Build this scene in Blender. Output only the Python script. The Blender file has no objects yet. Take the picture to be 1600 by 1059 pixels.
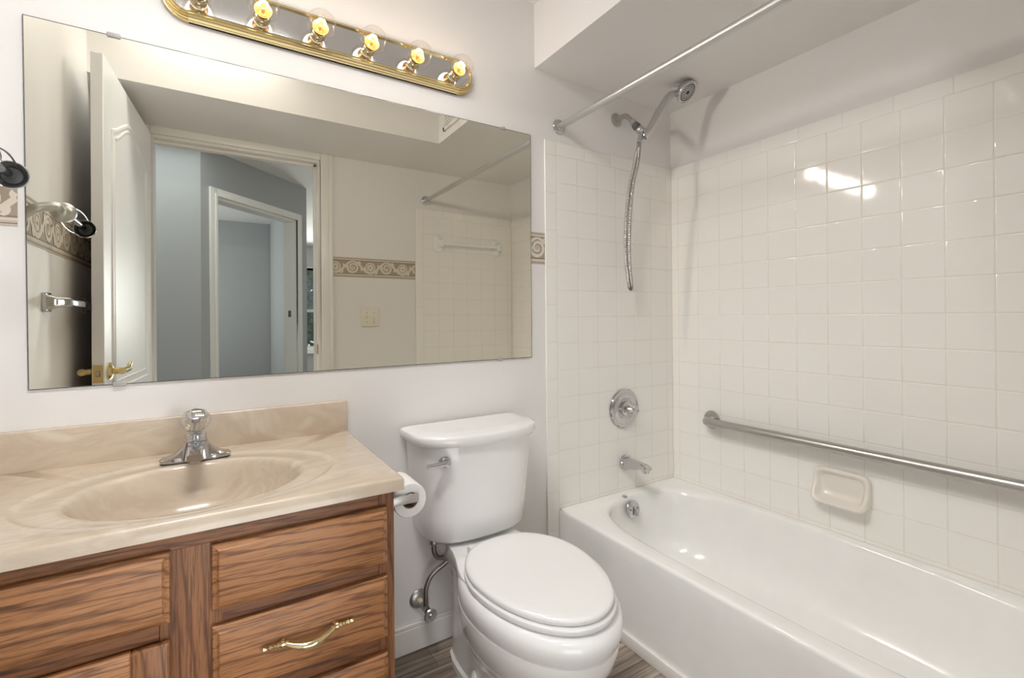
import bpy, bmesh, math, random
from mathutils import Vector, Matrix
random.seed(7)
SC = bpy.context.scene
COL = SC.collection
PI = math.pi

# ------------------------------------------------------------------ camera
cam_d = bpy.data.cameras.new('camera')
cam = bpy.data.objects.new('camera', cam_d); COL.objects.link(cam)
def set_cam():
    w = Vector((-0.0047, -0.0067, 0.5684))
    t = w.length
    Rw = Matrix.Rotation(t, 3, w / t)
    B = Matrix(((1, 0, 0), (0, 0, -1), (0, 1, 0)))
    M = B @ Rw                      # rows: right, down, forward
    X, Y, Z = M[0], -M[1], -M[2]
    mw = Matrix(((X[0], Y[0], Z[0], -1.9119), (X[1], Y[1], Z[1], -1.5847), (X[2], Y[2], Z[2], 1.1377), (0, 0, 0, 1)))
    cam.matrix_world = mw
set_cam()
cam_d.sensor_fit = 'HORIZONTAL'; cam_d.sensor_width = 36.0
cam_d.lens = 16.7518
cam_d.shift_x = -0.00699; cam_d.shift_y = -0.0220
cam_d.clip_start = 0.02; cam_d.clip_end = 100
SC.camera = cam

# ------------------------------------------------------------------ world, exposure, large lights
W = bpy.data.worlds.new('world'); SC.world = W; W.use_nodes = True
wn = W.node_tree.nodes; wl = W.node_tree.links
sky = wn.new('ShaderNodeTexSky'); sky.sky_type = 'HOSEK_WILKIE'; sky.sun_direction = (0.3, 0.5, 0.8); sky.turbidity = 3
wl.new(sky.outputs[0], wn['Background'].inputs[0]); wn['Background'].inputs[1].default_value = 5.0
SC.view_settings.view_transform = 'Standard'; SC.view_settings.look = 'None'
SC.view_settings.exposure = 0.14; SC.view_settings.gamma = 1.0; SC.view_settings.use_curve_mapping = False
SC.cycles.max_bounces = 14; SC.cycles.diffuse_bounces = 7; SC.cycles.glossy_bounces = 6
SC.cycles.transparent_max_bounces = 16; SC.cycles.caustics_reflective = False; SC.cycles.caustics_refractive = False
SC.cycles.sample_clamp_indirect = 4.0

def area(name, loc, rot, sx, sy, power, col, soft=False):
    d = bpy.data.lights.new(name, 'AREA'); d.shape = 'RECTANGLE'; d.size = sx; d.size_y = sy
    d.energy = power; d.color = col
    if soft:      # gentler distance falloff, so surfaces near the added fill stay even
        d.use_nodes = True; lf = d.node_tree.nodes.new('ShaderNodeLightFalloff'); lf.inputs['Strength'].default_value = 1.0
        d.node_tree.links.new(lf.outputs['Linear'], d.node_tree.nodes['Emission'].inputs['Strength'])
    o = bpy.data.objects.new(name, d); COL.objects.link(o); o.location = loc; o.rotation_euler = rot
    return o
# added fills without a fixture: bathroom ceiling, hall, doorway; then daylight in rooms behind
area('ceiling_fill_light', (-1.92, -0.90, 2.392), (0, 0, 0), 0.6, 0.12, 8.3, (1.0, 0.99, 0.97), True)  # unseen strip added to brighten the bathroom like bounced flash
area('hall_fill_light', (-2.35, -2.10, 2.39), (0, 0, 0), 1.0, 0.6, 8.0, (0.86, 0.93, 1.0))  # cool fill added to brighten the hall walls, no lamp modelled
area('doorway_fill_light', (-1.78, -1.72, 0.36), (math.radians(97), 0, 0), 0.75, 0.55, 4.0, (1.0, 0.99, 0.97))  # fill added behind the camera, kept low to stay out of the mirror
area('far_room_daylight', (0.4, -7.0, 1.4), (math.radians(90), 0, 0), 0.9, 1.2, 130.0, (0.90, 0.95, 1.0))
area('bedroom_daylight', (-3.1, -4.6, 1.5), (math.radians(90), 0, math.radians(-90)), 1.2, 1.2, 26.0, (0.86, 0.93, 1.0))

# ------------------------------------------------------------------ materials
def new_mat(name):
    m = bpy.data.materials.new(name); m.use_nodes = True
    nt = m.node_tree; b = nt.nodes['Principled BSDF']
    return m, nt, b
def L(nt, a, b): nt.links.new(a, b)
def noise(nt, vec, scale, detail=3, rough=0.5, dist=0.0):
    n = nt.nodes.new('ShaderNodeTexNoise'); n.inputs['Scale'].default_value = scale; n.inputs['Detail'].default_value = detail
    n.inputs['Roughness'].default_value = rough; n.inputs['Distortion'].default_value = dist
    if vec is not None: L(nt, vec, n.inputs['Vector'])
    return n
def coords(nt, scale=(1, 1, 1), loc=(0, 0, 0), rot=(0, 0, 0), rnd=False):
    tc = nt.nodes.new('ShaderNodeTexCoord'); mp = nt.nodes.new('ShaderNodeMapping')
    mp.inputs['Scale'].default_value = scale; mp.inputs['Location'].default_value = loc; mp.inputs['Rotation'].default_value = rot
    if rnd:
        oi = nt.nodes.new('ShaderNodeObjectInfo'); ad = nt.nodes.new('ShaderNodeVectorMath'); ad.operation = 'ADD'
        ml = nt.nodes.new('ShaderNodeMath'); ml.operation = 'MULTIPLY'; ml.inputs[1].default_value = 7.3
        L(nt, oi.outputs['Random'], ml.inputs[0])
        L(nt, tc.outputs['Object'], ad.inputs[0]); L(nt, ml.outputs[0], ad.inputs[1]); L(nt, ad.outputs[0], mp.inputs['Vector'])
    else:
        L(nt, tc.outputs['Object'], mp.inputs['Vector'])
    return mp.outputs[0]
def ramp(nt, fac, stops):
    r = nt.nodes.new('ShaderNodeValToRGB'); e = r.color_ramp.elements
    while len(e) < len(stops): e.new(0.5)
    for k, (p, c) in enumerate(stops): e[k].position = p; e[k].color = (*c, 1)
    L(nt, fac, r.inputs[0]); return r.outputs[0]
def bump(nt, b, h, strength, dist=0.002):
    n = nt.nodes.new('ShaderNodeBump'); n.inputs['Strength'].default_value = strength; n.inputs['Distance'].default_value = dist
    L(nt, h, n.inputs['Height']); L(nt, n.outputs[0], b.inputs['Normal'])
def plain(name, col, rough=0.5, metal=0.0, spec=0.5, coat=0.0, bumps=None, var=0.0):
    m, nt, b = new_mat(name)
    b.inputs['Base Color'].default_value = (*col, 1); b.inputs['Roughness'].default_value = rough
    b.inputs['Metallic'].default_value = metal; b.inputs['Specular IOR Level'].default_value = spec
    b.inputs['Coat Weight'].default_value = coat
    if var:
        n = noise(nt, coords(nt), 9, 4)
        c = ramp(nt, n.outputs[0], [(0.3, tuple(v * (1 - var) for v in col)), (0.7, tuple(min(1, v * (1 + var)) for v in col))])
        L(nt, c, b.inputs['Base Color'])
    if bumps: bump(nt, b, noise(nt, coords(nt), bumps[0], 4).outputs[0], bumps[1], bumps[2] if len(bumps) > 2 else 0.002)
    return m
def wood(name, axis, dark, mid, light, rough=0.42):
    m, nt, b = new_mat(name)
    s = [1, 1, 1]; s[axis] = 0.09
    v = coords(nt, tuple(s), rnd=True)
    n1 = noise(nt, v, 11, 3, 0.5, 0.6)
    wv = nt.nodes.new('ShaderNodeTexWave'); wv.wave_type = 'BANDS'; wv.bands_direction = 'DIAGONAL'
    wv.inputs['Scale'].default_value = 26; wv.inputs['Distortion'].default_value = 7.5; wv.inputs['Detail'].default_value = 3.5
    wv.inputs['Detail Scale'].default_value = 1.1; wv.inputs['Detail Roughness'].default_value = 0.6; L(nt, v, wv.inputs['Vector'])
    s2 = [1, 1, 1]; s2[axis] = 0.035
    n2 = noise(nt, coords(nt, tuple(s2), rnd=True), 330, 3, 0.7)
    base = ramp(nt, n1.outputs[0], [(0.3, mid), (0.72, light)])
    lines = ramp(nt, wv.outputs[0], [(0.0, (0.32, 0.32, 0.32)), (0.09, (0.66, 0.66, 0.66)), (0.22, (0.94, 0.94, 0.94)), (0.5, (1, 1, 1))])
    pores = ramp(nt, n2.outputs[0], [(0.36, (0.38, 0.36, 0.34)), (0.52, (1, 1, 1))])
    m1 = nt.nodes.new('ShaderNodeMix'); m1.data_type = 'RGBA'; m1.blend_type = 'MIX'
    L(nt, lines, m1.inputs[0]); m1.inputs[6].default_value = (*dark, 1); L(nt, base, m1.inputs[7])
    m2 = nt.nodes.new('ShaderNodeMix'); m2.data_type = 'RGBA'; m2.blend_type = 'MULTIPLY'; m2.inputs[0].default_value = 0.8
    L(nt, m1.outputs[2], m2.inputs[6]); L(nt, pores, m2.inputs[7])
    L(nt, m2.outputs[2], b.inputs['Base Color']); b.inputs['Roughness'].default_value = rough; b.inputs['Specular IOR Level'].default_value = 0.4
    bump(nt, b, n2.outputs[0], 0.2, 0.001)
    return m
def marble(name):
    m, nt, b = new_mat(name)
    v = coords(nt, (1.0, 2.6, 2.0), rot=(0, 0, 0.22))
    n = noise(nt, v, 3.0, 5, 0.55, 2.2)
    c = ramp(nt, n.outputs[0], [(0.30, (0.54, 0.44, 0.335)), (0.46, (0.62, 0.525, 0.415)), (0.56, (0.565, 0.465, 0.36)), (0.70, (0.67, 0.59, 0.485))])
    L(nt, c, b.inputs['Base Color']); b.inputs['Roughness'].default_value = 0.16; b.inputs['Coat Weight'].default_value = 0.3
    return m
def floor_mat(name):
    m, nt, b = new_mat(name)
    br = nt.nodes.new('ShaderNodeTexBrick'); L(nt, coords(nt), br.inputs['Vector'])
    br.inputs['Scale'].default_value = 1.0; br.inputs['Brick Width'].default_value = 0.9; br.inputs['Row Height'].default_value = 0.105
    br.inputs['Mortar Size'].default_value = 0.0012; br.inputs['Color1'].default_value = (0.2, 0.2, 0.2, 1); br.inputs['Color2'].default_value = (0.8, 0.8, 0.8, 1)
    br.inputs['Mortar'].default_value = (0, 0, 0, 1)
    n = noise(nt, coords(nt, (0.09, 2.4, 1)), 22, 5, 0.6, 0.4)
    n2 = noise(nt, coords(nt, (0.12, 3.0, 1)), 60, 3, 0.6)
    c = ramp(nt, n.outputs[0], [(0.28, (0.075, 0.055, 0.042)), (0.45, (0.20, 0.155, 0.12)), (0.56, (0.33, 0.27, 0.22)), (0.72, (0.50, 0.44, 0.37))])
    mx = nt.nodes.new('ShaderNodeMix'); mx.data_type = 'RGBA'; mx.blend_type = 'OVERLAY'; mx.inputs[0].default_value = 0.45
    L(nt, c, mx.inputs[6]); L(nt, br.outputs[0], mx.inputs[7])
    m3 = nt.nodes.new('ShaderNodeMix'); m3.data_type = 'RGBA'; m3.blend_type = 'MULTIPLY'; m3.inputs[0].default_value = 0.5
    L(nt, mx.outputs[2], m3.inputs[6]); L(nt, ramp(nt, n2.outputs[0], [(0.35, (0.5, 0.5, 0.5)), (0.55, (1, 1, 1))]), m3.inputs[7])
    L(nt, m3.outputs[2], b.inputs['Base Color']); b.inputs['Roughness'].default_value = 0.42
    return m
def clear_mat(name, tint=(1, 1, 1), rough=0.02, ior=1.45, body=0.0):
    m = bpy.data.materials.new(name); m.use_nodes = True; nt = m.node_tree
    nt.nodes.remove(nt.nodes['Principled BSDF']); out = nt.nodes['Material Output']
    tr = nt.nodes.new('ShaderNodeBsdfTransparent'); tr.inputs[0].default_value = (*tint, 1)
    gl = nt.nodes.new('ShaderNodeBsdfGlossy'); gl.inputs['Roughness'].default_value = rough
    fr = nt.nodes.new('ShaderNodeLayerWeight'); fr.inputs[0].default_value = 0.5
    pw = nt.nodes.new('ShaderNodeMath'); pw.operation = 'POWER'; pw.inputs[1].default_value = 3.0; L(nt, fr.outputs['Facing'], pw.inputs[0])
    sc_ = nt.nodes.new('ShaderNodeMath'); sc_.operation = 'MULTIPLY_ADD'; sc_.inputs[1].default_value = (ior - 1) * 0.9; sc_.inputs[2].default_value = body + 0.03; L(nt, pw.outputs[0], sc_.inputs[0])
    mx = nt.nodes.new('ShaderNodeMixShader'); L(nt, sc_.outputs[0], mx.inputs[0]); L(nt, tr.outputs[0], mx.inputs[1]); L(nt, gl.outputs[0], mx.inputs[2])
    L(nt, mx.outputs[0], out.inputs[0]); return m
def emis(name, col, s):
    m, nt, b = new_mat(name); b.inputs['Base Color'].default_value = (*col, 1)
    b.inputs['Emission Color'].default_value = (*col, 1); b.inputs['Emission Strength'].default_value = s; return m

WALL = (0.79, 0.77, 0.755)
M_wall = plain('painted wall', WALL, 0.55, bumps=(160, 0.06))
M_soffit = plain('painted soffit', WALL, 0.5, bumps=(160, 0.06))
M_ceil = plain('textured ceiling', (0.80, 0.79, 0.77), 0.9, bumps=(70, 0.9, 0.008))
M_hall = plain('grey hall paint', (0.42, 0.43, 0.435), 0.6, bumps=(160, 0.05))
M_trim = plain('white gloss trim', (0.80, 0.785, 0.75), 0.3, bumps=(30, 0.03))
M_base = plain('white baseboard paint', (0.74, 0.72, 0.69), 0.35, var=0.06)
M_tile = plain('glazed cream tile', (0.87, 0.85, 0.81), 0.07, coat=0.0)
M_grout = plain('cream grout', (0.77, 0.725, 0.64), 0.8)
M_porc = plain('white porcelain', (0.85, 0.85, 0.845), 0.08, coat=0.4)
M_tub = plain('white tub enamel', (0.87, 0.868, 0.85), 0.12, coat=0.3, var=0.02)
M_seat = plain('white seat plastic', (0.84, 0.838, 0.83), 0.16)
M_chrome = plain('polished chrome', (0.60, 0.60, 0.61), 0.07, 1.0)
M_galv = plain('dull galvanised tube', (0.62, 0.62, 0.615), 0.36, 1.0)
M_brush = plain('brushed steel', (0.50, 0.48, 0.46), 0.30, 1.0)
M_dull = plain('dull plumbing metal', (0.36, 0.34, 0.32), 0.32, 1.0)
M_nickel = plain('satin nickel', (0.55, 0.56, 0.55), 0.38, 1.0)
M_brass = plain('polished brass', (0.74, 0.585, 0.29), 0.14, 1.0)
M_brassd = plain('antique brass', (0.55, 0.40, 0.17), 0.25, 1.0)
M_goldp = plain('pale brass', (0.82, 0.70, 0.42), 0.12, 1.0)
M_plate = plain('mirror polished plate', (0.62, 0.61, 0.60), 0.06, 1.0)
M_black = plain('black plastic', (0.03, 0.03, 0.03), 0.3)
M_rubber = plain('dark grey rubber', (0.10, 0.10, 0.10), 0.5)
M_ivory = plain('ivory plastic', (0.78, 0.73, 0.62), 0.35)
M_paper = plain('tissue paper', (0.82, 0.81, 0.80), 0.95, bumps=(90, 0.15))
M_card = plain('brown card core', (0.30, 0.22, 0.16), 0.9)
M_caulk = plain('white caulk', (0.78, 0.76, 0.72), 0.4)
M_pvc = plain('beige pipe', (0.66, 0.56, 0.44), 0.5)
M_marble = marble('cultured beige marble')
OD, OM, OL = (0.11, 0.040, 0.015), (0.33, 0.140, 0.053), (0.45, 0.215, 0.092)
M_oakx = wood('oak along x', 0, OD, OM, OL)
M_oakz = wood('oak along z', 2, OD, (0.24, 0.098, 0.038), (0.34, 0.155, 0.066))
M_frx = wood('oak frame rail', 0, (0.08, 0.027, 0.010), (0.19, 0.072, 0.026), (0.28, 0.118, 0.046))
M_frz = wood('oak frame stile', 2, (0.09, 0.03, 0.011), (0.21, 0.082, 0.030), (0.30, 0.130, 0.053))
M_floor = floor_mat('grey brown plank vinyl')
M_clear = clear_mat('clear bulb glass', (0.995, 0.98, 0.955), 0.015, 1.36)
M_acryl = clear_mat('clear acrylic', (0.97, 0.965, 0.95), 0.06, 1.7, 0.30)
M_clip = plain('grey plastic clip', (0.40, 0.39, 0.37), 0.15)
M_fil = emis('glowing filament', (1.0, 0.60, 0.22), 45.0)
M_glow = plain('amber lamp stem', (0.95, 0.55, 0.22), 0.25, 0.5)  # amber colour imitates the glow inside the bulb neck
M_mirror, _nt, _b = new_mat('silvered mirror glass')
_b.inputs['Base Color'].default_value = (0.81, 0.795, 0.71, 1); _b.inputs['Metallic'].default_value = 1.0; _b.inputs['Roughness'].default_value = 0.0
M_medge = plain('dark mirror edge', (0.16, 0.17, 0.17), 0.25, 0.6)
M_b0 = plain('border taupe ground', (0.38, 0.315, 0.25), 0.7)
M_b1 = plain('border cream scroll', (0.70, 0.645, 0.55), 0.7)
M_b2 = plain('border beige band', (0.56, 0.49, 0.40), 0.7)
M_b3 = plain('border brown line', (0.24, 0.185, 0.14), 0.7)
M_leaf = plain('green foliage', (0.17, 0.23, 0.11), 0.6, var=0.5)
M_bark = plain('brown bark', (0.12, 0.08, 0.05), 0.9)
M_blind = plain('white blind slat', (0.75, 0.76, 0.78), 0.5)
M_glass = clear_mat('window glass', (0.95, 0.97, 0.97), 0.01, 1.35)
M_door = plain('white door paint', (0.86, 0.875, 0.89), 0.28, bumps=(60, 0.03))
M_grass = plain('garden lawn', (0.10, 0.16, 0.05), 0.9, var=0.3)

# ------------------------------------------------------------------ mesh builder
class MB:
    def __init__(s): s.bm = bmesh.new(); s.mi = 0; s.T = None
    def V(s, p):
        p = Vector(p)
        return s.bm.verts.new(s.T @ p if s.T is not None else p)
    def F(s, vs):
        try:
            f = s.bm.faces.new(vs); f.material_index = s.mi; return f
        except ValueError: return None
    def box(s, a, b, bev=0.0, seg=2):
        x0, y0, z0 = (min(a[i], b[i]) for i in range(3)); x1, y1, z1 = (max(a[i], b[i]) for i in range(3))
        t = bmesh.new()
        v = [t.verts.new(p) for p in ((x0,y0,z0),(x1,y0,z0),(x1,y1,z0),(x0,y1,z0),(x0,y0,z1),(x1,y0,z1),(x1,y1,z1),(x0,y1,z1))]
        for q in ((0,3,2,1),(4,5,6,7),(0,1,5,4),(1,2,6,5),(2,3,7,6),(3,0,4,7)): t.faces.new([v[i] for i in q])
        if bev: bmesh.ops.bevel(t, geom=list(t.edges), offset=bev, segments=seg, profile=0.5, affect='EDGES')
        s.merge(t); return s
    def merge(s, t):
        mp = {}
        for v in t.verts: mp[v] = s.V(v.co)
        for f in t.faces: s.F([mp[v] for v in f.verts])
        t.free()
    def loops(s, Ls, close=True, cap0=False, cap1=False):
        R = [[s.V(p) for p in l] for l in Ls]
        for a, b in zip(R, R[1:]):
            n = len(a)
            for i in range(n if close else n - 1):
                j = (i + 1) % n
                s.F([a[i], a[j], b[j], b[i]])
        if cap0: s.F(list(reversed(R[0])))
        if cap1: s.F(R[-1])
        return R
    def tube(s, pts, r, n=14, closed=False, cap=True, flat=None):
        P = [Vector(p) for p in pts]; rs = r if isinstance(r, (list, tuple)) else [r] * len(P)
        Ls = []; up = None
        for i, p in enumerate(P):
            if closed: d = (P[(i + 1) % len(P)] - P[i - 1])
            else: d = (P[min(i + 1, len(P) - 1)] - P[max(i - 1, 0)])
            d.normalize()
            if up is None:
                up = Vector((0, 0, 1)) if abs(d.z) < 0.9 else Vector((1, 0, 0))
            up = (up - d * up.dot(d)).normalized(); sd = d.cross(up)
            fx, fy = (flat if flat else (1, 1))
            Ls.append([p + sd * (rs[i] * fx * math.cos(2 * PI * k / n)) + up * (rs[i] * fy * math.sin(2 * PI * k / n)) for k in range(n)])
        if closed: Ls.append(Ls[0])
        s.loops(Ls, cap0=cap and not closed, cap1=cap and not closed); return s
    def lathe(s, prof, origin=(0, 0, 0), axis=(0, 0, 1), n=28, lobes=0, amp=0.0, cap=True):
        o = Vector(origin); a = Vector(axis).normalized()
        u = a.orthogonal().normalized(); w = a.cross(u)
        Ls = []
        for r, h in prof:
            l = []
            for k in range(n):
                t = 2 * PI * k / n; rr = r * (1 + (amp * math.cos(lobes * t) if lobes else 0))
                l.append(o + a * h + u * (rr * math.cos(t)) + w * (rr * math.sin(t)))
            Ls.append(l)
        s.loops(Ls, cap0=cap and prof[0][0] > 1e-6, cap1=cap and prof[-1][0] > 1e-6); return s
    def sphere(s, c, r, n=18, sc=(1, 1, 1)):
        c = Vector(c); Ls = []
        for i in range(n // 2 + 1):
            t = PI * i / (n // 2); rr = max(math.sin(t), 1e-4)
            Ls.append([c + Vector((r * sc[0] * rr * math.cos(2*PI*k/n), r * sc[1] * rr * math.sin(2*PI*k/n), -r * sc[2] * math.cos(t))) for k in range(n)])
        s.loops(Ls, cap0=True, cap1=True); return s
    def build(s, name, mat, parent=None, smooth=True, ang=38):
        mats = mat if isinstance(mat, (list, tuple)) else [mat]
        bmesh.ops.remove_doubles(s.bm, verts=list(s.bm.verts), dist=1e-6)
        bmesh.ops.recalc_face_normals(s.bm, faces=list(s.bm.faces))
        off = root_loc(parent) if parent is not None else None
        if parent is None:
            xs = [v.co for v in s.bm.verts]
            off = Vector(((min(p.x for p in xs) + max(p.x for p in xs)) / 2, (min(p.y for p in xs) + max(p.y for p in xs)) / 2, min(p.z for p in xs)))
        bmesh.ops.translate(s.bm, verts=list(s.bm.verts), vec=-off)
        me = bpy.data.meshes.new(name); s.bm.to_mesh(me); s.bm.free()
        for m in mats: me.materials.append(m)
        for p in me.polygons: p.use_smooth = smooth
        if smooth: me.set_sharp_from_angle(angle=math.radians(ang))
        o = bpy.data.objects.new(name, me); COL.objects.link(o)
        if parent is not None: o.parent = parent
        else: o.location = off
        return o
def root_loc(o):
    v = Vector((0, 0, 0))
    while o is not None: v += o.location; o = o.parent
    return v
def thing(name, label, cat, loc=(0, 0, 0), group=None):
    o = bpy.data.objects.new(name, None); COL.objects.link(o); o.location = loc; o.empty_display_size = 0.05
    return tag(o, label, cat, group)
def tag(o, label, cat, group=None):
    o['label'] = label; o['category'] = cat
    if group: o['group'] = group
    return o
def struct(o): o['kind'] = 'structure'; return o
def B(name, mat, a, b, bev=0.0, parent=None, smooth=True):
    return MB().box(a, b, bev).build(name, mat, parent, smooth)
def arc(c, u, v, r, a0, a1, n=8):
    c, u, v = Vector(c), Vector(u), Vector(v)
    return [c + u * (r * math.cos(a0 + (a1 - a0) * k / n)) + v * (r * math.sin(a0 + (a1 - a0) * k / n)) for k in range(n + 1)]
def bez(p0, p1, p2, p3, n=16):
    p0, p1, p2, p3 = map(Vector, (p0, p1, p2, p3))
    return [p0 * (1-t)**3 + p1 * (3*t*(1-t)**2) + p2 * (3*t*t*(1-t)) + p3 * t**3 for t in (k / n for k in range(n + 1))]
def spline(pts, n=8):
    P = [Vector(p) for p in pts]; P = [2*P[0]-P[1]] + P + [2*P[-1]-P[-2]]; out = []
    for i in range(1, len(P) - 2):
        for k in range(n):
            t = k / n; a, b, c, d = P[i-1:i+3]
            out.append(0.5 * ((2*b) + (c-a)*t + (2*a-5*b+4*c-d)*t*t + (3*b-a-3*c+d)*t**3))
    out.append(P[-2]); return out
def superell(a, b, n, t):
    c, s_ = math.cos(t), math.sin(t)
    r = (abs(c / a) ** n + abs(s_ / b) ** n) ** (-1.0 / n)
    return r * c, r * s_

# ------------------------------------------------------------------ the setting
LX, FY, ZS, ZC = -2.343, -1.524, 2.145, 2.402
struct(B('floor', M_floor, (-3.4, -7.5, -0.08), (1.7, 0.12, 0.0), smooth=False))
wb = struct(B('wall_back', M_wall, (-3.4, 0, 0), (0.12, 0.12, 2.5), smooth=False))
wr = struct(B('wall_right', M_wall, (0, -1.64, 0), (0.12, 0, 2.5), smooth=False))
wlft = struct(B('wall_left', M_wall, (-2.44, -1.64, 0), (LX, 0, 2.5), smooth=False))
DX0, DX1, DZ = -2.192, -1.366, 2.105
mb = MB(); mb.box((LX, FY, 0), (DX0, -1.64, 2.5)); mb.box((DX1, FY, 0), (0, -1.64, 2.5)); mb.box((DX0, FY, DZ), (DX1, -1.64, 2.5))
wf = struct(mb.build('wall_front', M_wall, None, False))
struct(B('ceiling', M_ceil, (-3.4, -7.5, ZC), (1.7, 0.12, ZC + 0.1), smooth=False))
mb = MB(); mb.box((-0.817, FY, ZS), (0, 0, ZC)); mb.box((LX, FY, ZS), (-0.817, -0.985, ZC))
struct(mb.build('ceiling_soffit', M_soffit, None, False))
# hall and rooms beyond the door
mb = MB(); mb.box((-3.3, -2.66, 0), (-1.994, -2.56, 2.5)); struct(mb.build('wall_hall_left', M_hall, None, False))
A = Vector((-1.994, -2.56, 0)); E = Vector((-1.160, -3.412, 0)); dg = (E - A).normalized(); nn = Vector((-dg.y, dg.x, 0))  # nn points to the hall
if nn.y < 0: nn = -nn
def diag(s0, s1, z0, z1, t0, t1, mbx, bev=0.0):
    T = Matrix(((dg.x, nn.x, 0, A.x), (dg.y, nn.y, 0, A.y), (0, 0, 1, 0), (0, 0, 0, 1)))
    mbx.T = T; mbx.box((s0, t0, z0), (s1, t1, z1), bev); mbx.T = None
DL = (E - A).length; O0, O1, OZ = 0.130, 1.040, 2.062
mb = MB(); diag(0, O0, 0, 2.5, -0.115, 0, mb); diag(O1, DL, 0, 2.5, -0.115, 0, mb); diag(O0, O1, OZ, 2.5, -0.115, 0, mb)
struct(mb.build('wall_hall_diagonal', M_hall, None, False))
mb = MB()
cw = 0.062
diag(O0 - cw, O0, 0, OZ + cw, 0, 0.018, mb, 0.004); diag(O1, O1 + cw, 0, OZ + cw, 0, 0.018, mb, 0.004); diag(O0, O1, OZ, OZ + cw, 0, 0.018, mb, 0.004)
diag(O0 - 0.022, O0 - 0.001, 0, OZ + 0.021, 0.001, 0.026, mb, 0.004); diag(O1 + 0.001, O1 + 0.022, 0, OZ + 0.021, 0.001, 0.026, mb, 0.004); diag(O0 - 0.001, O1 + 0.001, OZ + 0.001, OZ + 0.022, 0.001, 0.0255, mb, 0.004)
diag(O0 + 0.0005, O0 + 0.018, 0, OZ - 0.0185, -0.12, 0.002, mb); diag(O1 - 0.018, O1 - 0.0005, 0, OZ - 0.0185, -0.12, 0.002, mb); diag(O0 + 0.0005, O1 - 0.0005, OZ - 0.018, OZ - 0.0005, -0.12, 0.002, mb)
tr2 = struct(mb.build('trim_2', M_trim, None))
mb = MB(); diag(O1 - 0.0195, O1 - 0.0180, 1.16, 1.22, -0.075, -0.045, mb); mb.build('strike_plate', M_dull, tr2)
mb = MB(); mb.box((-1.29, -5.5, 0), (-1.16, -3.45, 2.5)); struct(mb.build('wall_bedroom_right', M_hall, None, False))
struct(B('wall_bedroom_back', M_hall, (-3.4, -5.65, 0), (-1.16, -5.53, 2.5), smooth=False))
struct(B('wall_hall_end', M_hall, (-3.4, -5.6, 0), (-3.28, -1.6, 2.5), smooth=False))
WX0, WX1, WZ0, WZ1, WY = -0.80, 0.55, 0.62, 2.03, -7.30
mb = MB(); mb.box((-1.3, WY - 0.12, 0), (WX0, WY, 2.5)); mb.box((WX1, WY - 0.12, 0), (1.7, WY, 2.5)); mb.box((WX0, WY - 0.12, 0), (WX1, WY, WZ0)); mb.box((WX0, WY - 0.12, WZ1), (WX1, WY, 2.5))
struct(mb.build('wall_far_room_window', M_hall, None, False))
struct(B('wall_far_room_left', M_hall, (-1.29, -7.42, 0), (-1.16, -5.65, 2.5), smooth=False))
struct(B('wall_far_room_right', M_hall, (1.58, -7.42, 0), (1.7, -1.6, 2.5), smooth=False))
# far window with its panes, blind and the tree outside
mb = MB(); f = 0.05
mb.box((WX0 - 0.05, WY, WZ0 - 0.07), (WX1 + 0.05, WY + 0.04, WZ0)); mb.box((WX0, WY - 0.08, WZ1 - f), (WX1, WY + 0.01, WZ1)); mb.box((WX0, WY - 0.08, WZ0), (WX1, WY + 0.01, WZ0 + f))
mb.box((WX0, WY - 0.08, 1.26), (WX1, WY - 0.02, 1.31))
for x in (WX0, -0.15, WX1 - f): mb.box((x, WY - 0.08, WZ0), (x + f, WY - 0.01, WZ1))
wn1 = struct(mb.build('window_1', M_trim, None, False))
MB().box((WX0, WY - 0.055, WZ0), (WX1, WY - 0.05, WZ1)).build('pane', M_glass, wn1, False)
bl = thing('window_blind', 'white slatted blind half raised at the far window', 'blind', (-0.12, WY - 0.015, WZ1))
mb = MB()
for k in range(30):
    z = WZ1 - 0.055 - k * 0.024
    mb.box((WX0 + 0.05, WY - 0.018, z), (WX1 - 0.05, WY + 0.004, z + 0.0022))
mb.build('slat_bank', M_blind, bl, False)
MB().box((WX0 + 0.05, WY - 0.02, WZ1 - 0.05), (WX1 - 0.05, WY + 0.01, WZ1 - 0.01)).build('head_rail', M_blind, bl, False)
tree = thing('garden_tree', 'leafy green tree outside the far window', 'tree', (-0.35, -9.6, 0))
mb = MB(); rr = random.Random(3)
for k in range(3600):
    c = Vector((rr.uniform(-1.5, 1.5), -9.6 + rr.uniform(-0.7, 0.7), rr.uniform(0.25, 3.2))); a = rr.uniform(0, 2*PI); s_ = rr.uniform(0.06, 0.13)
    u = Vector((math.cos(a), rr.uniform(-.6, .6), math.sin(a))).normalized() * s_; v = Vector((-math.sin(a), rr.uniform(-.6, .6), math.cos(a))).normalized() * s_ * 0.5
    mb.F([mb.V(c - u), mb.V(c + v), mb.V(c + u), mb.V(c - v)])
mb.build('foliage', M_leaf, tree, False)
MB().tube([(-0.35, -9.6, 0), (-0.3, -9.6, 1.0), (-0.2, -9.65, 2.4)], [0.10, 0.08, 0.04]).build('trunk', M_bark, tree)
struct(B('floor_garden', M_grass, (-6, -13, -0.10), (6, -7.5, -0.02), smooth=False))

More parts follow.
